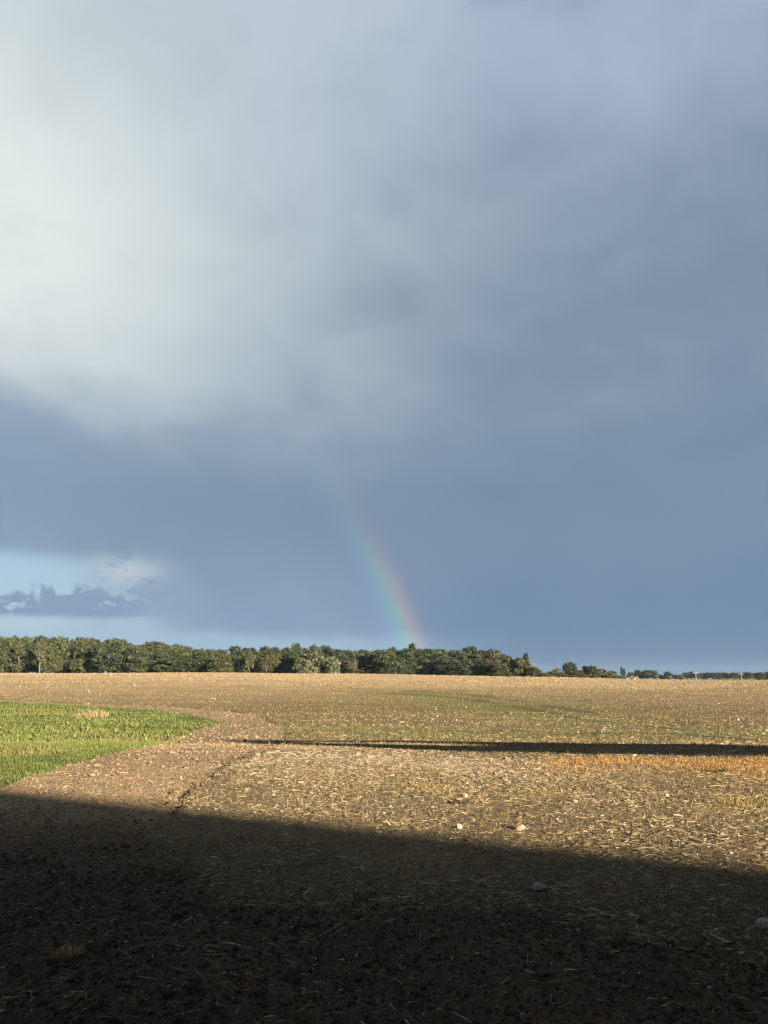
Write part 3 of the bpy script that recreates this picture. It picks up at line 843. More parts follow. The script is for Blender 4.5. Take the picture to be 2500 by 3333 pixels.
def trunk_mesh(H, R, seed, limbs=7, start=0.28, spread=0.32, twigs=0):
    r = random.Random(seed); parts = []
    def run(p, d, L, rad, lvl):
        n = 5; path = [np.array(p)]; rr = [rad]
        d = np.array(d, float)
        for i in range(n):
            d = d + np.array([r.gauss(0, .12), r.gauss(0, .12), 0.06 if lvl else 0.03]); d /= np.linalg.norm(d)
            path.append(path[-1] + d * L / n); rr.append(rad * (1 - 0.8 * (i + 1) / n))
        V, F = tube(path, rr, 6 if lvl == 0 else 4); parts.append((V, F, np.zeros((len(V), 3))))
        return path, d
    path, _ = run((0, 0, -0.5), (0, 0, 1), H * 0.85, R, 0)
    for k in range(limbs):
        t = start + (0.95 - start) * (k + r.random()) / limbs
        i = min(int(t * 5), 4); p = path[i] + (path[i + 1] - path[i]) * (t * 5 - i)
        a = r.uniform(0, 6.28); L = H * spread * (1.25 - 0.7 * t)
        pp, dd = run(p, (math.cos(a) * 0.8, math.sin(a) * 0.8, 0.75), L, R * 0.5 * (1.15 - 0.7 * t), 1)
        for _ in range(twigs):
            j = r.randint(1, 4); a2 = a + r.uniform(-1.2, 1.2)
            run(pp[j], (math.cos(a2) * 0.7, math.sin(a2) * 0.7, r.uniform(0.2, 1.0)), L * r.uniform(0.3, 0.55), R * 0.2, 2)
    V, F, _ = join(parts)
    return np_mesh('trunk', V, F, None, True)

def crown_mesh(H, W, base, cols, seed, prof='round', clumps=95, per=34, leaf=0.42, tight=0.85):
    g = np.random.default_rng(seed)
    t = g.uniform(0, 1, clumps) ** 0.85
    if prof == 'round':
        pr = np.sqrt(np.clip(1 - (2 * t - 0.85) ** 2 / 1.36, 0.02, 1))
    elif prof == 'oval':
        pr = np.sqrt(np.clip(1 - (2 * t - 1) ** 2 / 1.03, 0.02, 1)) * (1.12 - 0.25 * t)
    elif prof == 'cone':
        pr = np.clip(1.02 - t, 0.03, 1) ** 0.8
    else:   # column
        pr = np.clip(np.minimum(1, (1.03 - t) * 3.0), 0.05, 1) * np.clip(0.55 + t * 1.5, 0, 1)
    th = g.uniform(0, 2 * math.pi, clumps)
    lob = 0.80 + 0.34 * np.sin(th * 3 + seed + t * 5) * 0.5 + 0.16 * np.sin(th * 5 - t * 9 + seed * 2)
    rad = pr * W * 0.5 * lob * (g.uniform(0.25, 1.0, clumps) ** 0.4) * tight
    cz = H * (base + (1 - base) * t * 0.94)
    C = np.stack([rad * np.cos(th), rad * np.sin(th), cz], 1)
    if prof in ('round', 'oval') and clumps > 50:
        # heavy limbs carry their own rounded masses, so the outline bulges unevenly
        K = 6; kt = (np.arange(K) + g.uniform(0, 1, K)) / K; ka = np.cumsum(g.uniform(1.4, 3.0, K))
        kr = W * 0.5 * np.sqrt(np.clip(1 - (2 * kt - 0.9) ** 2, 0.1, 1)) * g.uniform(0.35, 0.75, K)
        KC = np.stack([kr * np.cos(ka), kr * np.sin(ka), H * (base + (1 - base) * (0.12 + 0.74 * kt))], 1)
        KR = W * g.uniform(0.17, 0.31, K)
        pick = g.integers(0, K, clumps); use = g.uniform(size=clumps) < 0.72
        u = g.normal(size=(clumps, 3)); u[:, 2] += 0.3; u /= np.linalg.norm(u, axis=1, keepdims=True)
        C2 = KC[pick] + u * KR[pick][:, None] * np.array([1, 1, 0.85]) * (g.uniform(0.4, 1, (clumps, 1)) ** 0.5)
        C = np.where(use[:, None], C2, C); C[:, 2] = np.clip(C[:, 2], H * base * 0.6 + 0.3, H * 0.97)
    cr = W * g.uniform(0.09, 0.17, clumps) * np.clip(pr + 0.35, 0, 1)
    n = clumps * per
    d = g.normal(size=(clumps, per, 3)); d[..., 2] += 0.25; d /= np.linalg.norm(d, axis=-1, keepdims=True)
    P = (C[:, None] + d * (cr[:, None] * g.uniform(0.55, 1.08, (clumps, per)))[..., None] * np.array([1, 1, 0.8])).reshape(-1, 3)
    nr = (d + 0.75 * g.normal(size=d.shape)).reshape(-1, 3); nr /= np.linalg.norm(nr, axis=1, keepdims=True)
    a = np.cross(nr, g.normal(size=(n, 3))); a /= np.linalg.norm(a, axis=1, keepdims=True) + 1e-9; b = np.cross(nr, a)
    s = leaf * g.uniform(0.6, 1.4, (n, 1))
    V = np.stack([P - a * s - b * s * 0.6, P + a * s - b * s * 0.5, P + a * s * 0.7 + b * s * 0.7, P - a * s * 0.8 + b * s * 0.6], 1).reshape(-1, 3)
    F = np.arange(n * 4).reshape(-1, 4)
    cols = np.array(cols); cc = cols[g.choice(len(cols), clumps)] * g.lognormal(0, 0.18, (clumps, 1))
    col = np.repeat(cc, per, 0) * g.lognormal(0, 0.22, (n, 1))
    return np_mesh('crown', V, F, np.repeat(np.clip(col, 0.005, 0.6), 4, 0))

# kind: crown colours, profile, height/width/base of the model, bark, wording
KIND = {
 'dark':   ([(0.0254, 0.0350, 0.0155), (0.0193, 0.0276, 0.0135), (0.0327, 0.0402, 0.0174)], 'round', 16, 12, 0.10, 'brown', 'dark green dense tree'),
 'green':  ([(0.0329, 0.0447, 0.0144), (0.0249, 0.0346, 0.0126), (0.0391, 0.0482, 0.0166)], 'round', 16, 11, 0.08, 'grey', 'mid green broad tree'),
 'olive':  ([(0.0405, 0.0463, 0.0167), (0.0310, 0.0374, 0.0142), (0.0461, 0.0488, 0.0187)], 'oval', 17, 11, 0.06, 'grey', 'olive green ragged tree'),
 'yellow': ([(0.0566, 0.0541, 0.0174), (0.0441, 0.0435, 0.0148), (0.0361, 0.0396, 0.0136)], 'oval', 16, 10, 0.10, 'pale', 'yellowish olive tree'),
 'brown':  ([(0.0456, 0.0386, 0.0192), (0.0358, 0.0324, 0.0162), (0.0301, 0.0304, 0.0137)], 'oval', 17, 10, 0.10, 'grey', 'brownish thinning tree'),
 'grey':   ([(0.0307, 0.0401, 0.0220), (0.0247, 0.0340, 0.0184), (0.0200, 0.0286, 0.0142)], 'oval', 15, 9, 0.12, 'pale', 'greyish green tree'),
 'willow': ([(0.0975, 0.1055, 0.0634), (0.0785, 0.0868, 0.0499), (0.0572, 0.0655, 0.0362)], 'oval', 16, 11, 0.04, 'pale', 'silvery pale willow'),
 'shrub':  ([(0.0526, 0.0543, 0.0217), (0.0346, 0.0428, 0.0166), (0.0707, 0.0653, 0.0278)], 'round', 4.5, 7, 0.0, 'brown', 'low bushy shrub'),
 'poplar': ([(0.0254, 0.0320, 0.0168), (0.0193, 0.0258, 0.0138)], 'column', 20, 4.2, 0.05, 'brown', 'tall narrow columnar poplar'),
 'slender': ([(0.0422, 0.0462, 0.0192), (0.0519, 0.0528, 0.0228)], 'cone', 17, 7.5, 0.05, 'grey', 'slender tapering tree'),
}
MODEL = {}
def model(kind, v):
    if (kind, v) not in MODEL:
        cols, prof, H, W, base, bark, _ = KIND[kind]
        sd = hash(kind) % 1 + sum(map(ord, kind)) * 7 + v * 131
        small = kind == 'shrub'
        cm = crown_mesh(H, W, base, cols, sd, prof, 60 if small else 120, 30 if small else 40, 0.24 if small else 0.36)
        cm.materials.append(M_LEAF)
        tm = trunk_mesh(H * 0.9, H * 0.022 if not small else 0.12, sd, 7 if not small else 4)
        tm.materials.append(M_BARK[bark])
        MODEL[(kind, v)] = (cm, tm, H, W)
    return MODEL[(kind, v)]

TREE_NAME = {'willow': 'willow_tree', 'shrub': 'hedge_shrub', 'poplar': 'poplar_tree'}
def tree(px, top, wpx, kind, Y, label, group=None, v=None, name=None, crest=None):
    """a tree standing on the ground Y metres off whose top is seen at that row"""
    u = pix_u(px, 2190); x = u * Y
    zb = float(macro(x, Y)[0]); zt = pix_slope(top) * Y
    h = max(zt - zb, 1.5); w = wpx * Y / F_PX * 0.98
    v = random.randint(0, 4) if v is None else v
    cm, tm, H, W = model(kind, v)
    w *= 1.12
    nm = name or TREE_NAME.get(kind, 'broadleaf_tree')
    e = empty(nm, (x, Y, EYE + zb), random.uniform(0, 6.28), 2.0)
    e.scale = (w / W * random.uniform(0.9, 1.12), w / W, h / H)
    c = link('crown', cm, None, e); t = link('trunk', tm, None, e)
    tag(e, label, 'shrub' if kind == 'shrub' else 'tree', group)
    return e

SKY_X = [-300, 0, 80, 130, 180, 260, 330, 400, 480, 560, 640, 700, 760, 840, 930, 1020, 1080, 1140, 1200, 1270, 1340, 1400, 1450, 1540, 1600, 1640, 1690, 1740]
SKY_R = [2058, 2068, 2065, 2072, 2078, 2070, 2078, 2085, 2086, 2096, 2107, 2112, 2108, 2107, 2107, 2105, 2106, 2114, 2117, 2106, 2104, 2117, 2116, 2111, 2116, 2134, 2148, 2185]
def skyline(px):
    return float(np.interp(px, SKY_X, SKY_R))

ORD = ['first', 'second', 'third', 'fourth', 'fifth', 'sixth', 'seventh', 'eighth', 'ninth', 'tenth', 'eleventh', 'twelfth', 'thirteenth', 'fourteenth', 'fifteenth', 'sixteenth', 'seventeenth', 'eighteenth', 'nineteenth', 'twentieth']
ANCHOR = [(130, 'half dead pale tree'), (700, 'low yellow green tree'), (815, 'bare spreading tree'), (1018, 'largest silvery willow'), (1150, 'small white trunked tree'), (1345, 'domed dark crown'), (1600, 'reddish brown tree')]
def where(px, count):
    """which tree of its row, counted from one that is easy to find"""
    k = max((i for i, (ax, _) in enumerate(ANCHOR) if ax <= px), default=-1)
    count[k] = count.get(k, 0) + 1
    if k < 0:
        return 'short of the half dead tree'
    return ORD[count[k] - 1] + ' past the ' + ANCHOR[k][1]

# the wood: a rear row that makes the skyline, a middle row, and a front row that makes its edge
def wood_row(step, kinds_left, kinds_right, split, top, width, depth, text, group, end):
    px = -295 + random.uniform(0, 15); count = {}
    while px < end:
        kw = kinds_left if px < split else kinds_right
        kd = random.choices(list(kw), list(kw.values()))[0]
        tr = top(px)
        tree(px, tr, random.uniform(*width), kd, random.uniform(*depth), text(kd, tr > skyline(px) + 30) + ', ' + where(px, count), group)
        px += random.uniform(*step)

SHORT = {'dark': 'dark green', 'green': 'mid green', 'olive': 'olive', 'brown': 'brownish'}
wood_row((34, 48), {'dark': 3, 'green': 4, 'olive': 4, 'brown': 1}, {'dark': 8, 'green': 4, 'olive': 1, 'brown': 1}, 700, lambda p: skyline(p) + random.uniform(-5, 6), (66, 96), (398, 430),
         lambda kd, low: SHORT[kd] + ' crown on the wood skyline', 'crowns in the depth of the wood', 1640)
wood_row((34, 50), {'dark': 1, 'green': 3, 'olive': 4}, {'dark': 6, 'green': 3, 'olive': 0.6}, 640, lambda p: skyline(p) + random.uniform(6, 20), (70, 100), (380, 392),
         lambda kd, low: SHORT[kd] + ' crown inside the wood', 'crowns in the middle of the wood', 1640)
wood_row((22, 36), {'dark': 1, 'green': 4, 'olive': 6, 'yellow': 1.2, 'brown': 2, 'grey': 3}, {'dark': 9, 'green': 5, 'olive': 0.8, 'yellow': 0.3, 'brown': 0.4, 'grey': 1.2}, 640,
         lambda p: skyline(p) + abs(random.gauss(22, 14)) + 6, (60, 100), (352, 376),
         lambda kd, low: ('lower ' if low else 'tall ') + KIND[kd][6] + ' at the wood edge', 'trees along the edge of the wood', 1650)

def bare(px, top, wpx, Y, label, bark='pale', seed=1):
    x = pix_u(px, 2190) * Y; zb = float(macro(x, Y)[0]); zt = pix_slope(top) * Y
    h = zt - zb
    e = empty('bare_tree', (x, Y, EYE + zb), 0, 2.0)
    tm = trunk_mesh(h / 0.9, h * 0.017, seed, 8, 0.30, 0.36, 2)
    link('trunk', tm, M_BARK[bark], e)
    cols = [(0.065, 0.058, 0.028), (0.05, 0.047, 0.024)]
    cm = crown_mesh(h, wpx * Y / F_PX, 0.38, cols, seed + 50, 'oval', 34, 18, 0.24); link('crown', cm, M_LEAF, e)
    tag(e, label, 'tree')
# trees that stand out from the edge
bare(130, 2080, 48, 346, 'half dead tree with a pale bare trunk near the tall end of the wood', seed=11)
bare(815, 2128, 56, 344, 'bare pale tree with spreading dead branches before the dark wood', seed=12)
bare(868, 2138, 46, 343, 'thin leafed tree with twin pale trunks next to the bare spreading tree', seed=13)
bare(1150, 2140, 38, 343, 'small thin tree with a white trunk before the dark round crowns', seed=14)
bare(722, 2125, 44, 345, 'thin tree with pale forked limbs showing at the wood edge', seed=15)
tree(964, 2091, 48, 'dark', 402, 'dark round crown standing above the skyline beside the silvery willow', v=0)
tree(1340, 2098, 50, 'dark', 402, 'dark domed crown topping the wood under the foot of the rainbow', v=1)
tree(1018, 2100, 74, 'willow', 344, 'largest silvery pale willow at the wood edge', v=0)
tree(985, 2140, 46, 'willow', 341, 'lower silvery willow leaning out beside the largest one', v=1)
tree(1082, 2138, 46, 'willow', 341, 'small silvery willow with a drooping rounded outline', v=2)
tree(700, 2148, 52, 'yellow', 344, 'low bright yellow green bushy tree at the wood edge', v=0)
tree(735, 2128, 40, 'yellow', 346, 'small pale topped tree beside the low yellow green one', v=1)
tree(1600, 2120, 60, 'brown', 350, 'reddish brown thinning tree near the low end of the wood', v=0)
tree(1660, 2138, 54, 'green', 352, 'green tree where the wood steps down to the hedge', v=1)
tree(1690, 2142, 50, 'yellow', 349, 'yellow olive tree close to the end of the wood', v=2)
tree(1714, 2122, 46, 'slender', 352, 'slender tapering tree that ends the wood', v=0)
tree(1738, 2168, 48, 'olive', 345, 'short olive tree sloping down from the end of the wood', v=0)
tree(1628, 2160, 60, 'olive', 342, 'low olive bush tree in front of the reddish brown tree', v=1)

# hedge that runs on from the wood
HEDGE = [(1765, 2190, 50, 320), (1800, 2187, 46, 318), (1812, 2175, 30, 330), (1838, 2190, 50, 316), (1872, 2193, 46, 314), (1885, 2180, 36, 312), (1915, 2192, 44, 312), (1945, 2186, 50, 310), (1960, 2180, 44, 313), (1985, 2192, 44, 309), (1925, 2200, 50, 303), (1990, 2203, 34, 303), (1850, 2200, 50, 306), (1780, 2198, 46, 310)]
for i, (px, top, w, Y) in enumerate(sorted(HEDGE)):
    tree(px, top, w, 'shrub', Y, 'low bushy hedge shrub, ' + ORD[i] + ' from the end of the wood', 'hedge shrubs beyond the field crest')
tree(1856, 2153, 54, 'dark', 470, 'lone dark round headed tree rising behind the hedge', v=2)
tree(1908, 2166, 34, 'dark', 440, 'dark tree rising behind the hedge next to the lone round headed one', v=0)
tree(1932, 2168, 40, 'dark', 435, 'wider dark tree behind the hedge shrubs', v=1)
tree(1990, 2182, 30, 'grey', 520, 'small greyish tree behind the end of the hedge', v=1)
tree(2024, 2167, 11, 'poplar', 640, 'taller of two narrow dark poplars by the white gabled farmhouse', v=0)
tree(2032, 2174, 9, 'poplar', 642, 'shorter of two narrow dark poplars by the white gabled farmhouse', v=1)
# trees about the farmhouse
FARM = [(2012, 2198, 22, 'grey', 630, 'small grey green tree below the poplars'), (2052, 2187, 26, 'grey', 760, 'misty grey tree behind the farmhouse roofs'),
        (2078, 2181, 30, 'grey', 720, 'rounded grey tree right behind the white gables'), (2082, 2194, 28, 'dark', 690, 'dark bush pressed against the farmhouse'),
        (2102, 2180, 28, 'green', 700, 'blue green tree left of the large pale willow in the farm garden'), (2124, 2181, 38, 'willow', 680, 'large pale farm willow beyond the field'),
        (2152, 2196, 24, 'grey', 690, 'low grey bush between the farm willow and a dark tree'), (2172, 2187, 30, 'dark', 680, 'dark round tree apart from the farm garden'),
        (2198, 2195, 26, 'grey', 700, 'low grey green tree beside the dark round farm tree'), (2216, 2196, 24, 'willow', 690, 'low pale bush at the end of the farm trees')]
for px, top, w, kd, Y, lb in FARM:
    tree(px, top, w, kd, Y, lb)
px = 2235; ci = cn = 0
while px < 2700:
    kd = random.choice(['green', 'grey', 'dark', 'grey', 'brown'])
    near = px > 2465
    if near: cn += 1
    else: ci += 1
    tree(px, 2190 + random.uniform(-3, 5) - (3 if near or px < 2300 else 0), random.uniform(26, 42), 'dark' if near else kd, random.uniform(640, 670) if near else random.uniform(900, 960),
         ('dark bushy shelter belt tree, ' + ORD[min(cn, 20) - 1] + ' past the far tree line' if near else 'distant ' + KIND[kd][6] + ', ' + ORD[min(ci, 20) - 1] + ' in the far line past the farm'), 'shelter belt trees' if near else 'far tree line')
    px += random.uniform(13, 20)
# ------------------------------------------------------------------ buildings, poles, hare, bird
def box_mesh(name, sx, sy, sz, bevel=0.0):
    bm = bmesh.new(); bmesh.ops.create_cube(bm, size=1.0)
    for v in bm.verts:
        v.co = Vector((v.co.x * sx, v.co.y * sy, (v.co.z + 0.5) * sz))
    if bevel:
        bmesh.ops.bevel(bm, geom=bm.edges[:], offset=bevel, segments=1, affect='EDGES')
    me = bpy.data.meshes.new(name); bm.to_mesh(me); bm.free()
    return me

def poly_mesh(name, V, F):
    me = bpy.data.meshes.new(name); me.from_pydata([tuple(map(float, v)) for v in V], [], F); me.update()
    return me

def part(name, me, mat, parent, loc=(0, 0, 0), rot=(0, 0, 0)):
    o = link(name, me, mat, parent); o.location = loc; o.rotation_euler = rot
    return o

M_WHITE = solid_mat('limewashed_wall', (0.62, 0.59, 0.54), 0.9, 0.06, 1.5)
M_ROOF = solid_mat('dark_clay_tiles', (0.09, 0.055, 0.042), 0.85, 0.3, 2.5, 0.3)
M_BRICK = solid_mat('red_brick', (0.26, 0.12, 0.08), 0.9, 0.25, 3.0, 0.3)
M_WOOD = solid_mat('weathered_boards', (0.15, 0.12, 0.09), 0.85, 0.3, 5.0, 0.3)
M_PANE = solid_mat('window_pane', (0.03, 0.035, 0.04), 0.12, 0.1, 1.0, spec=0.6)
M_POLE = solid_mat('pale_pole_wood', (0.22, 0.20, 0.17), 0.8, 0.15, 2.0)
M_GLASSY = solid_mat('insulator', (0.25, 0.2, 0.16), 0.3, 0.1, 2.0)
M_FUR = solid_mat('brown_fur', (0.17, 0.11, 0.065), 0.9, 0.3, 30.0)
M_FEATHER = solid_mat('dark_feathers', (0.03, 0.03, 0.032), 0.8, 0.2, 20.0)

def gable_wall(L, W, he, hr, t=0.0):
    """closed body of a gabled house, ridge along x"""
    a, b = L / 2, W / 2
    V = [(-a, -b, 0), (a, -b, 0), (a, b, 0), (-a, b, 0), (-a, -b, he), (a, -b, he), (a, b, he), (-a, b, he), (-a, 0, hr), (a, 0, hr)]
    F = [(0, 1, 5, 4), (2, 3, 7, 6), (0, 4, 8, 7, 3), (1, 2, 6, 9, 5), (3, 2, 1, 0), (4, 5, 9, 8), (6, 7, 8, 9)]
    return poly_mesh('wall', V, F)

def gable_roof(L, W, he, hr, over=0.35, th=0.18):
    a, b = L / 2 + over, W / 2 + over
    k = (hr - he) / (W / 2); e = he - k * over
    up = 0.06
    V = []
    for x in (-a, a):
        V += [(x, -b, e + up), (x, 0, hr + up), (x, b, e + up), (x, -b, e + up + th), (x, 0, hr + up + th * 1.15), (x, b, e + up + th)]
    F = [(0, 3, 4, 1), (1, 4, 5, 2), (6, 7, 10, 9), (7, 8, 11, 10), (0, 6, 9, 3), (3, 9, 10, 4), (4, 10, 11, 5), (5, 11, 8, 2), (1, 7, 6, 0), (2, 8, 7, 1)]
    return poly_mesh('roof', V, F)

def window_on(parent, loc, rz, w, h):
    f = part('window', box_mesh('window', w, 0.08, h), M_WOOD, parent, loc, (0, 0, rz))
    for sx in (-1, 1):
        part('pane', box_mesh('pane', w * 0.40, 0.03, h * 0.82), M_PANE, f, (sx * w * 0.23, -0.045, h * 0.09))

# the barn behind the viewpoint: its ridge throws the shadow over the foreground
RH = 6.0
p0 = np.array([10.0, -12.4]); p1 = np.array([27.9, -21.1])
mid = (p0 + p1) / 2; dr = p1 - p0; BL = float(np.linalg.norm(dr)); rz = math.atan2(dr[1], dr[0])
barn = empty('barn', (mid[0], mid[1], 0.0), rz, 1.0)
tag(barn, 'long tall brick barn behind the viewpoint whose shadow lies over the foreground', 'barn')
part('wall', gable_wall(BL, 8.0, 3.2, RH - 0.25), M_BRICK, barn)
rf = part('roof', gable_roof(BL, 8.0, 3.2, RH - 0.25), M_ROOF, barn)
dd = part('door', box_mesh('door', 3.0, 0.09, 2.7), M_WOOD, barn, (1.0, 4.02, 0))
part('handle', box_mesh('handle', 0.05, 0.08, 0.2), M_POLE, dd, (0.9, 0.08, 1.0))
for sx in (-7.5, -4.5, 5.0, 8.0):
    window_on(barn, (sx, 4.01, 1.2), math.pi, 0.9, 0.8)

# unseen tree added beside the barn, crown shaped to cast the long shadow
def shadow_caster_tree():
    T0 = 12.0
    d = np.array([SUNX, SUNY]); n_ = np.array([SUNY, -SUNX])
    g = np.random.default_rng(3)
    S = np.array([(-14.3, 3.72), (-13.0, 3.98), (-11.9, 4.25), (-10.9, 4.51), (-10.5, 4.8), (-10.7, 5.25), (-12.2, 5.75), (-13.2, 6.2), (-13.9, 6.62), (-14.8, 6.40), (-16.0, 6.16), (-18.6, 5.78), (-19.9, 5.4), (-20.9, 4.88), (-21.1, 4.37), (-18.7, 3.9)])
    def ph(px, row):
        a = np.array([float(np.squeeze(q)) for q in ground_at(px, row)])
        return a @ n_, float(macro(*a)[0]) + EYE + (T0 - a @ d) * math.tan(SUN_EL)
    GAP = np.array([ph(*q) for q in ((980, 2414.5), (1284, 2418), (1450, 2423), (1600, 2430), (1450, 2429.5), (1284, 2426), (980, 2419))])   # cut out of the crown so light splits the shadow
    B = T0 * d + (-16.0) * n_
    zb = float(macro(*B)[0])
    e = empty('shadow_caster_tree', (B[0], B[1], EYE + zb), 0, 0.6)
    P = []
    while len(P) < 26000:
        p = g.uniform(-21.2, -10.4, 40000); h = g.uniform(3.6, 6.7, 40000)
        ok = in_poly(p, h, S) & ~in_poly(p, h, GAP)
        P += list(zip(p[ok], h[ok]))
    P = np.array(P[:26000]); n = len(P)
    t = g.uniform(-0.9, 0.9, n)
    Q = np.stack([t * d[0] + (P[:, 0] + 16) * n_[0], t * d[1] + (P[:, 0] + 16) * n_[1], P[:, 1] + t * math.tan(SUN_EL)], 1)
    s = g.uniform(0.06, 0.13, (n, 1)); a = g.normal(size=(n, 3)); a /= np.linalg.norm(a, axis=1, keepdims=True); b = np.cross(a, g.normal(size=(n, 3))); b /= np.linalg.norm(b, axis=1, keepdims=True)
    V = np.stack([Q - a * s, Q + b * s * 0.8, Q + a * s, Q - b * s * 0.8], 1).reshape(-1, 3)
    col = np.repeat(np.array([[0.04, 0.06, 0.02]]) * g.lognormal(0, 0.3, (n, 1)), 4, 0)
    link('crown', np_mesh('crown', V, np.arange(4 * n).reshape(-1, 4), col), M_LEAF, e)
    parts = []
    V, F = tube([(0, 0, -0.3), (0.05, 0, 1.6), (0, 0.05, 3.4)], [0.30, 0.22, 0.18], 8); parts.append((V, F, np.zeros((len(V), 3))))
    for pp, hh in ((-4.2, 4.7), (-2.4, 5.2), (-0.5, 5.2), (1.4, 5.7), (2.6, 5.6), (4.3, 4.9)):
        V, F = tube([(0, 0, 3.0), (pp * 0.4 * n_[0], pp * 0.4 * n_[1], 3.9), (pp * n_[0], pp * n_[1], hh)], [0.13, 0.08, 0.03], 6); parts.append((V, F, np.zeros((len(V), 3))))
    V, F, _ = join(parts)
    link('trunk', np_mesh('trunk', V, F, None, True), M_BARK['brown'], e)
    tag(e, 'unseen tree beside the barn, crown shaped to cast the long thin shadow', 'tree')
shadow_caster_tree()

# farmhouse with white gables far off
def farmhouse(px, Y, rz, L, W, he, hr, label, top):
    x = pix_u(px, 2200) * Y
    zt = pix_slope(top) * Y
    e = empty('farmhouse', (x, Y, EYE + zt - hr), rz, 1.5)
    part('wall', gable_wall(L, W, he, hr), M_WHITE, e)
    r = part('roof', gable_roof(L, W, he, hr, 0.25, 0.25), M_ROOF, e)
    part('chimney', box_mesh('chimney', 0.6, 0.6, 1.3), M_BRICK, r, (L * 0.2, 0, hr - 0.4))
    dd = part('door', box_mesh('door', 1.0, 0.08, 2.1), M_WOOD, e, (0.6, -W / 2 - 0.03, 0))
    part('handle', box_mesh('handle', 0.05, 0.06, 0.15), M_POLE, dd, (0.35, -0.06, 1.0))
    for sx in (-0.3, 0.3):
        window_on(e, (sx * L, -W / 2 - 0.03, 1.0), 0, 1.1, 1.1)
    tag(e, label, 'house')
farmhouse(2071, 660, math.radians(62), 12, 8.0, 3.2, 8.0, 'white gabled farmhouse with dark roof nearest the pale willow', 2204)
farmhouse(2056, 668, math.radians(66), 11, 6.0, 3.0, 8.2, 'white gabled farm wing with dark roof between the farmhouse and the shed', 2203)
farmhouse(2047, 662, math.radians(66), 8, 6.0, 2.6, 5.8, 'lowest white gabled farm shed beside the poplars', 2206)

# power poles
def power_pole(px, top, arm_px, Y, label):
    x = pix_u(px, 2200) * Y; zb = float(macro(x, Y)[0]); H = pix_slope(top) * Y - zb
    e = empty('power_pole', (x, Y, EYE + zb), 0.1, 1.0)
    V, F = tube([(0, 0, -0.5), (0, 0, H * 0.5), (0, 0, H)], [0.22, 0.19, 0.16], 8)
    link('pole', np_mesh('pole', V, F, None, True), M_POLE, e)
    w = arm_px * Y / F_PX
    part('crossarm', box_mesh('crossarm', w, 0.2, 0.24, 0.02), M_POLE, e, (0, 0.26, H - 0.45))
    V, F = tube([(0, 0, 0), (0, 0, 0.12), (0, 0, 0.3), (0, 0, 0.36)], [0.05, 0.11, 0.09, 0.02], 8)
    ins = np_mesh('insulator', V, F, None, True); ins.materials.append(M_GLASSY)
    for sx in (-0.44, 0, 0.44):
        part('insulator', ins, None, e, (sx * w, 0.26, H - 0.21))
    tag(e, label, 'power pole')
power_pole(2265, 2189, 17, 560, 'pale wooden power pole with crossarm nearer the farm trees')
power_pole(2413, 2192, 16, 560, 'pale wooden power pole with crossarm nearer the dark shelter belt')

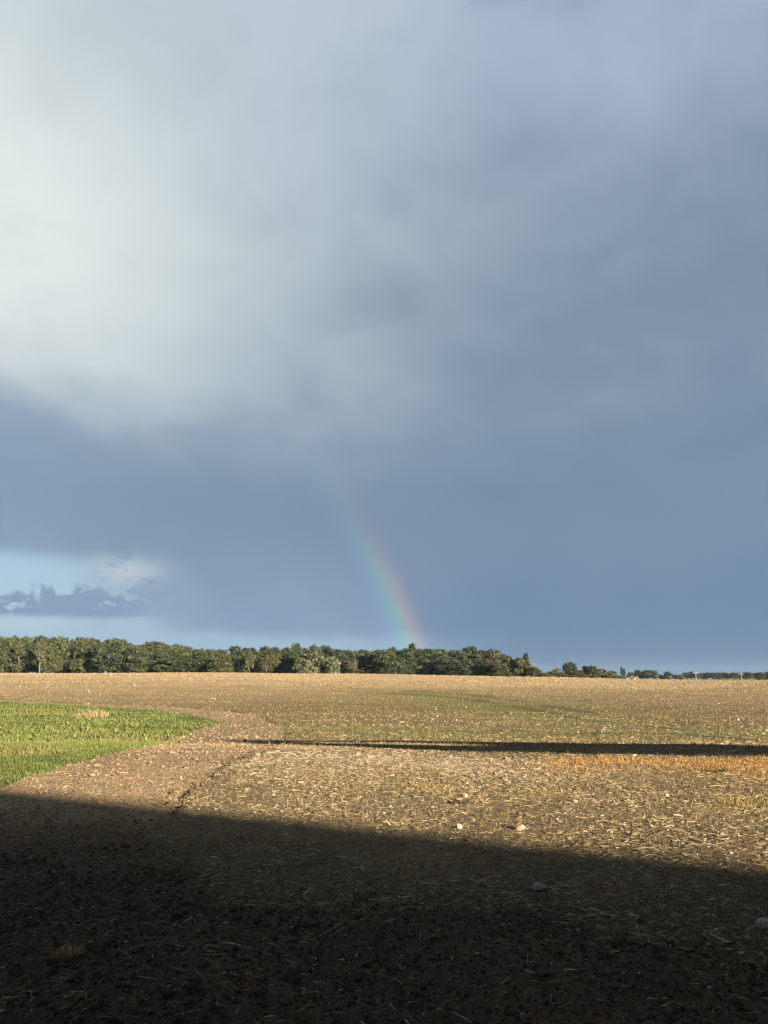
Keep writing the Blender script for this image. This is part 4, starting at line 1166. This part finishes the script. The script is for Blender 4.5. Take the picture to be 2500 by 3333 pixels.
# hare on the crest of the field
def skin_obj(name, pts, edges, radii, mat, parent=None):
    me = bpy.data.meshes.new(name); me.from_pydata(pts, edges, []); me.update()
    o = bpy.data.objects.new(name, me); COL.objects.link(o); o.parent = parent
    me.materials.append(mat)
    md = o.modifiers.new('skin', 'SKIN')
    for v, r in zip(me.skin_vertices[0].data, radii):
        v.radius = (r, r)
    me.skin_vertices[0].data[0].use_root = True
    sb = o.modifiers.new('smooth', 'SUBSURF'); sb.levels = 1; sb.render_levels = 1
    return o
hx, hy = ground_at(1806, 2221)
pts = [(-0.05, 0, 0.26), (0.16, 0, 0.30), (0.30, 0, 0.40), (0.40, 0, 0.46), (0.50, 0, 0.43), (0.35, 0.03, 0.58), (0.33, 0.05, 0.72), (0.36, -0.04, 0.58), (0.38, -0.07, 0.71),
       (-0.20, 0.06, 0.16), (-0.05, 0.08, 0.05), (0.05, 0.08, 0.02), (-0.20, -0.06, 0.16), (-0.05, -0.08, 0.05), (0.05, -0.08, 0.02), (0.24, 0.05, 0.16), (0.27, 0.05, 0.02), (0.24, -0.05, 0.16), (0.27, -0.05, 0.02), (-0.30, 0, 0.30)]
edg = [(0, 1), (1, 2), (2, 3), (3, 4), (3, 5), (5, 6), (3, 7), (7, 8), (0, 9), (9, 10), (10, 11), (0, 12), (12, 13), (13, 14), (1, 15), (15, 16), (1, 17), (17, 18), (0, 19)]
rad_ = [0.14, 0.11, 0.07, 0.065, 0.035, 0.025, 0.012, 0.025, 0.012, 0.08, 0.04, 0.03, 0.08, 0.04, 0.03, 0.035, 0.025, 0.035, 0.025, 0.03]
hare = skin_obj('hare', pts, edg, rad_, M_FUR)
hare.location = (hx, hy, float(surface(hx, hy)[0])); hare.scale = (1.15, 1.15, 1.15); hare.rotation_euler = (0, 0, 0.2)
tag(hare, 'brown hare with raised ears crouching on the stubble near the hedge', 'hare')

# bird, a speck over the far field
by = 160.0; bx = pix_u(1851, 2036) * by; bz = EYE + pix_slope(2036) * by
pts = [(0, 0, 0), (0.16, 0, 0.01), (0.22, 0, 0.02), (-0.22, 0, 0), (0.02, 0.20, 0.07), (-0.05, 0.46, 0.02), (0.02, -0.20, 0.07), (-0.05, -0.46, 0.02)]
bird = skin_obj('bird', pts, [(0, 1), (1, 2), (0, 3), (0, 4), (4, 5), (0, 6), (6, 7)], [0.06, 0.045, 0.02, 0.03, 0.035, 0.015, 0.035, 0.015], M_FEATHER)
bird.location = (bx, by, bz); bird.rotation_euler = (0, 0, 0.9)
tag(bird, 'small dark bird flying over the far field', 'bird')

# ------------------------------------------------------------------ humid air after the rain
def build_haze():
    me = box_mesh('haze', 4400, 4400, 60)
    m, t, N, out = new_mat('moist_air')
    pv = N.node('ShaderNodeVolumePrincipled')
    pv.inputs['Color'].default_value = (0.62, 0.80, 1.0, 1)
    pv.inputs['Density'].default_value = 0.000028
    pv.inputs['Anisotropy'].default_value = 0.0
    t.links.new(pv.outputs[0], out.inputs['Volume'])
    o = link('haze', me, m)
    o.location = (0, 900, EYE - 28)
    tag(o, 'thin bluish haze in the air over the fields', 'haze', kind='stuff')
build_haze()
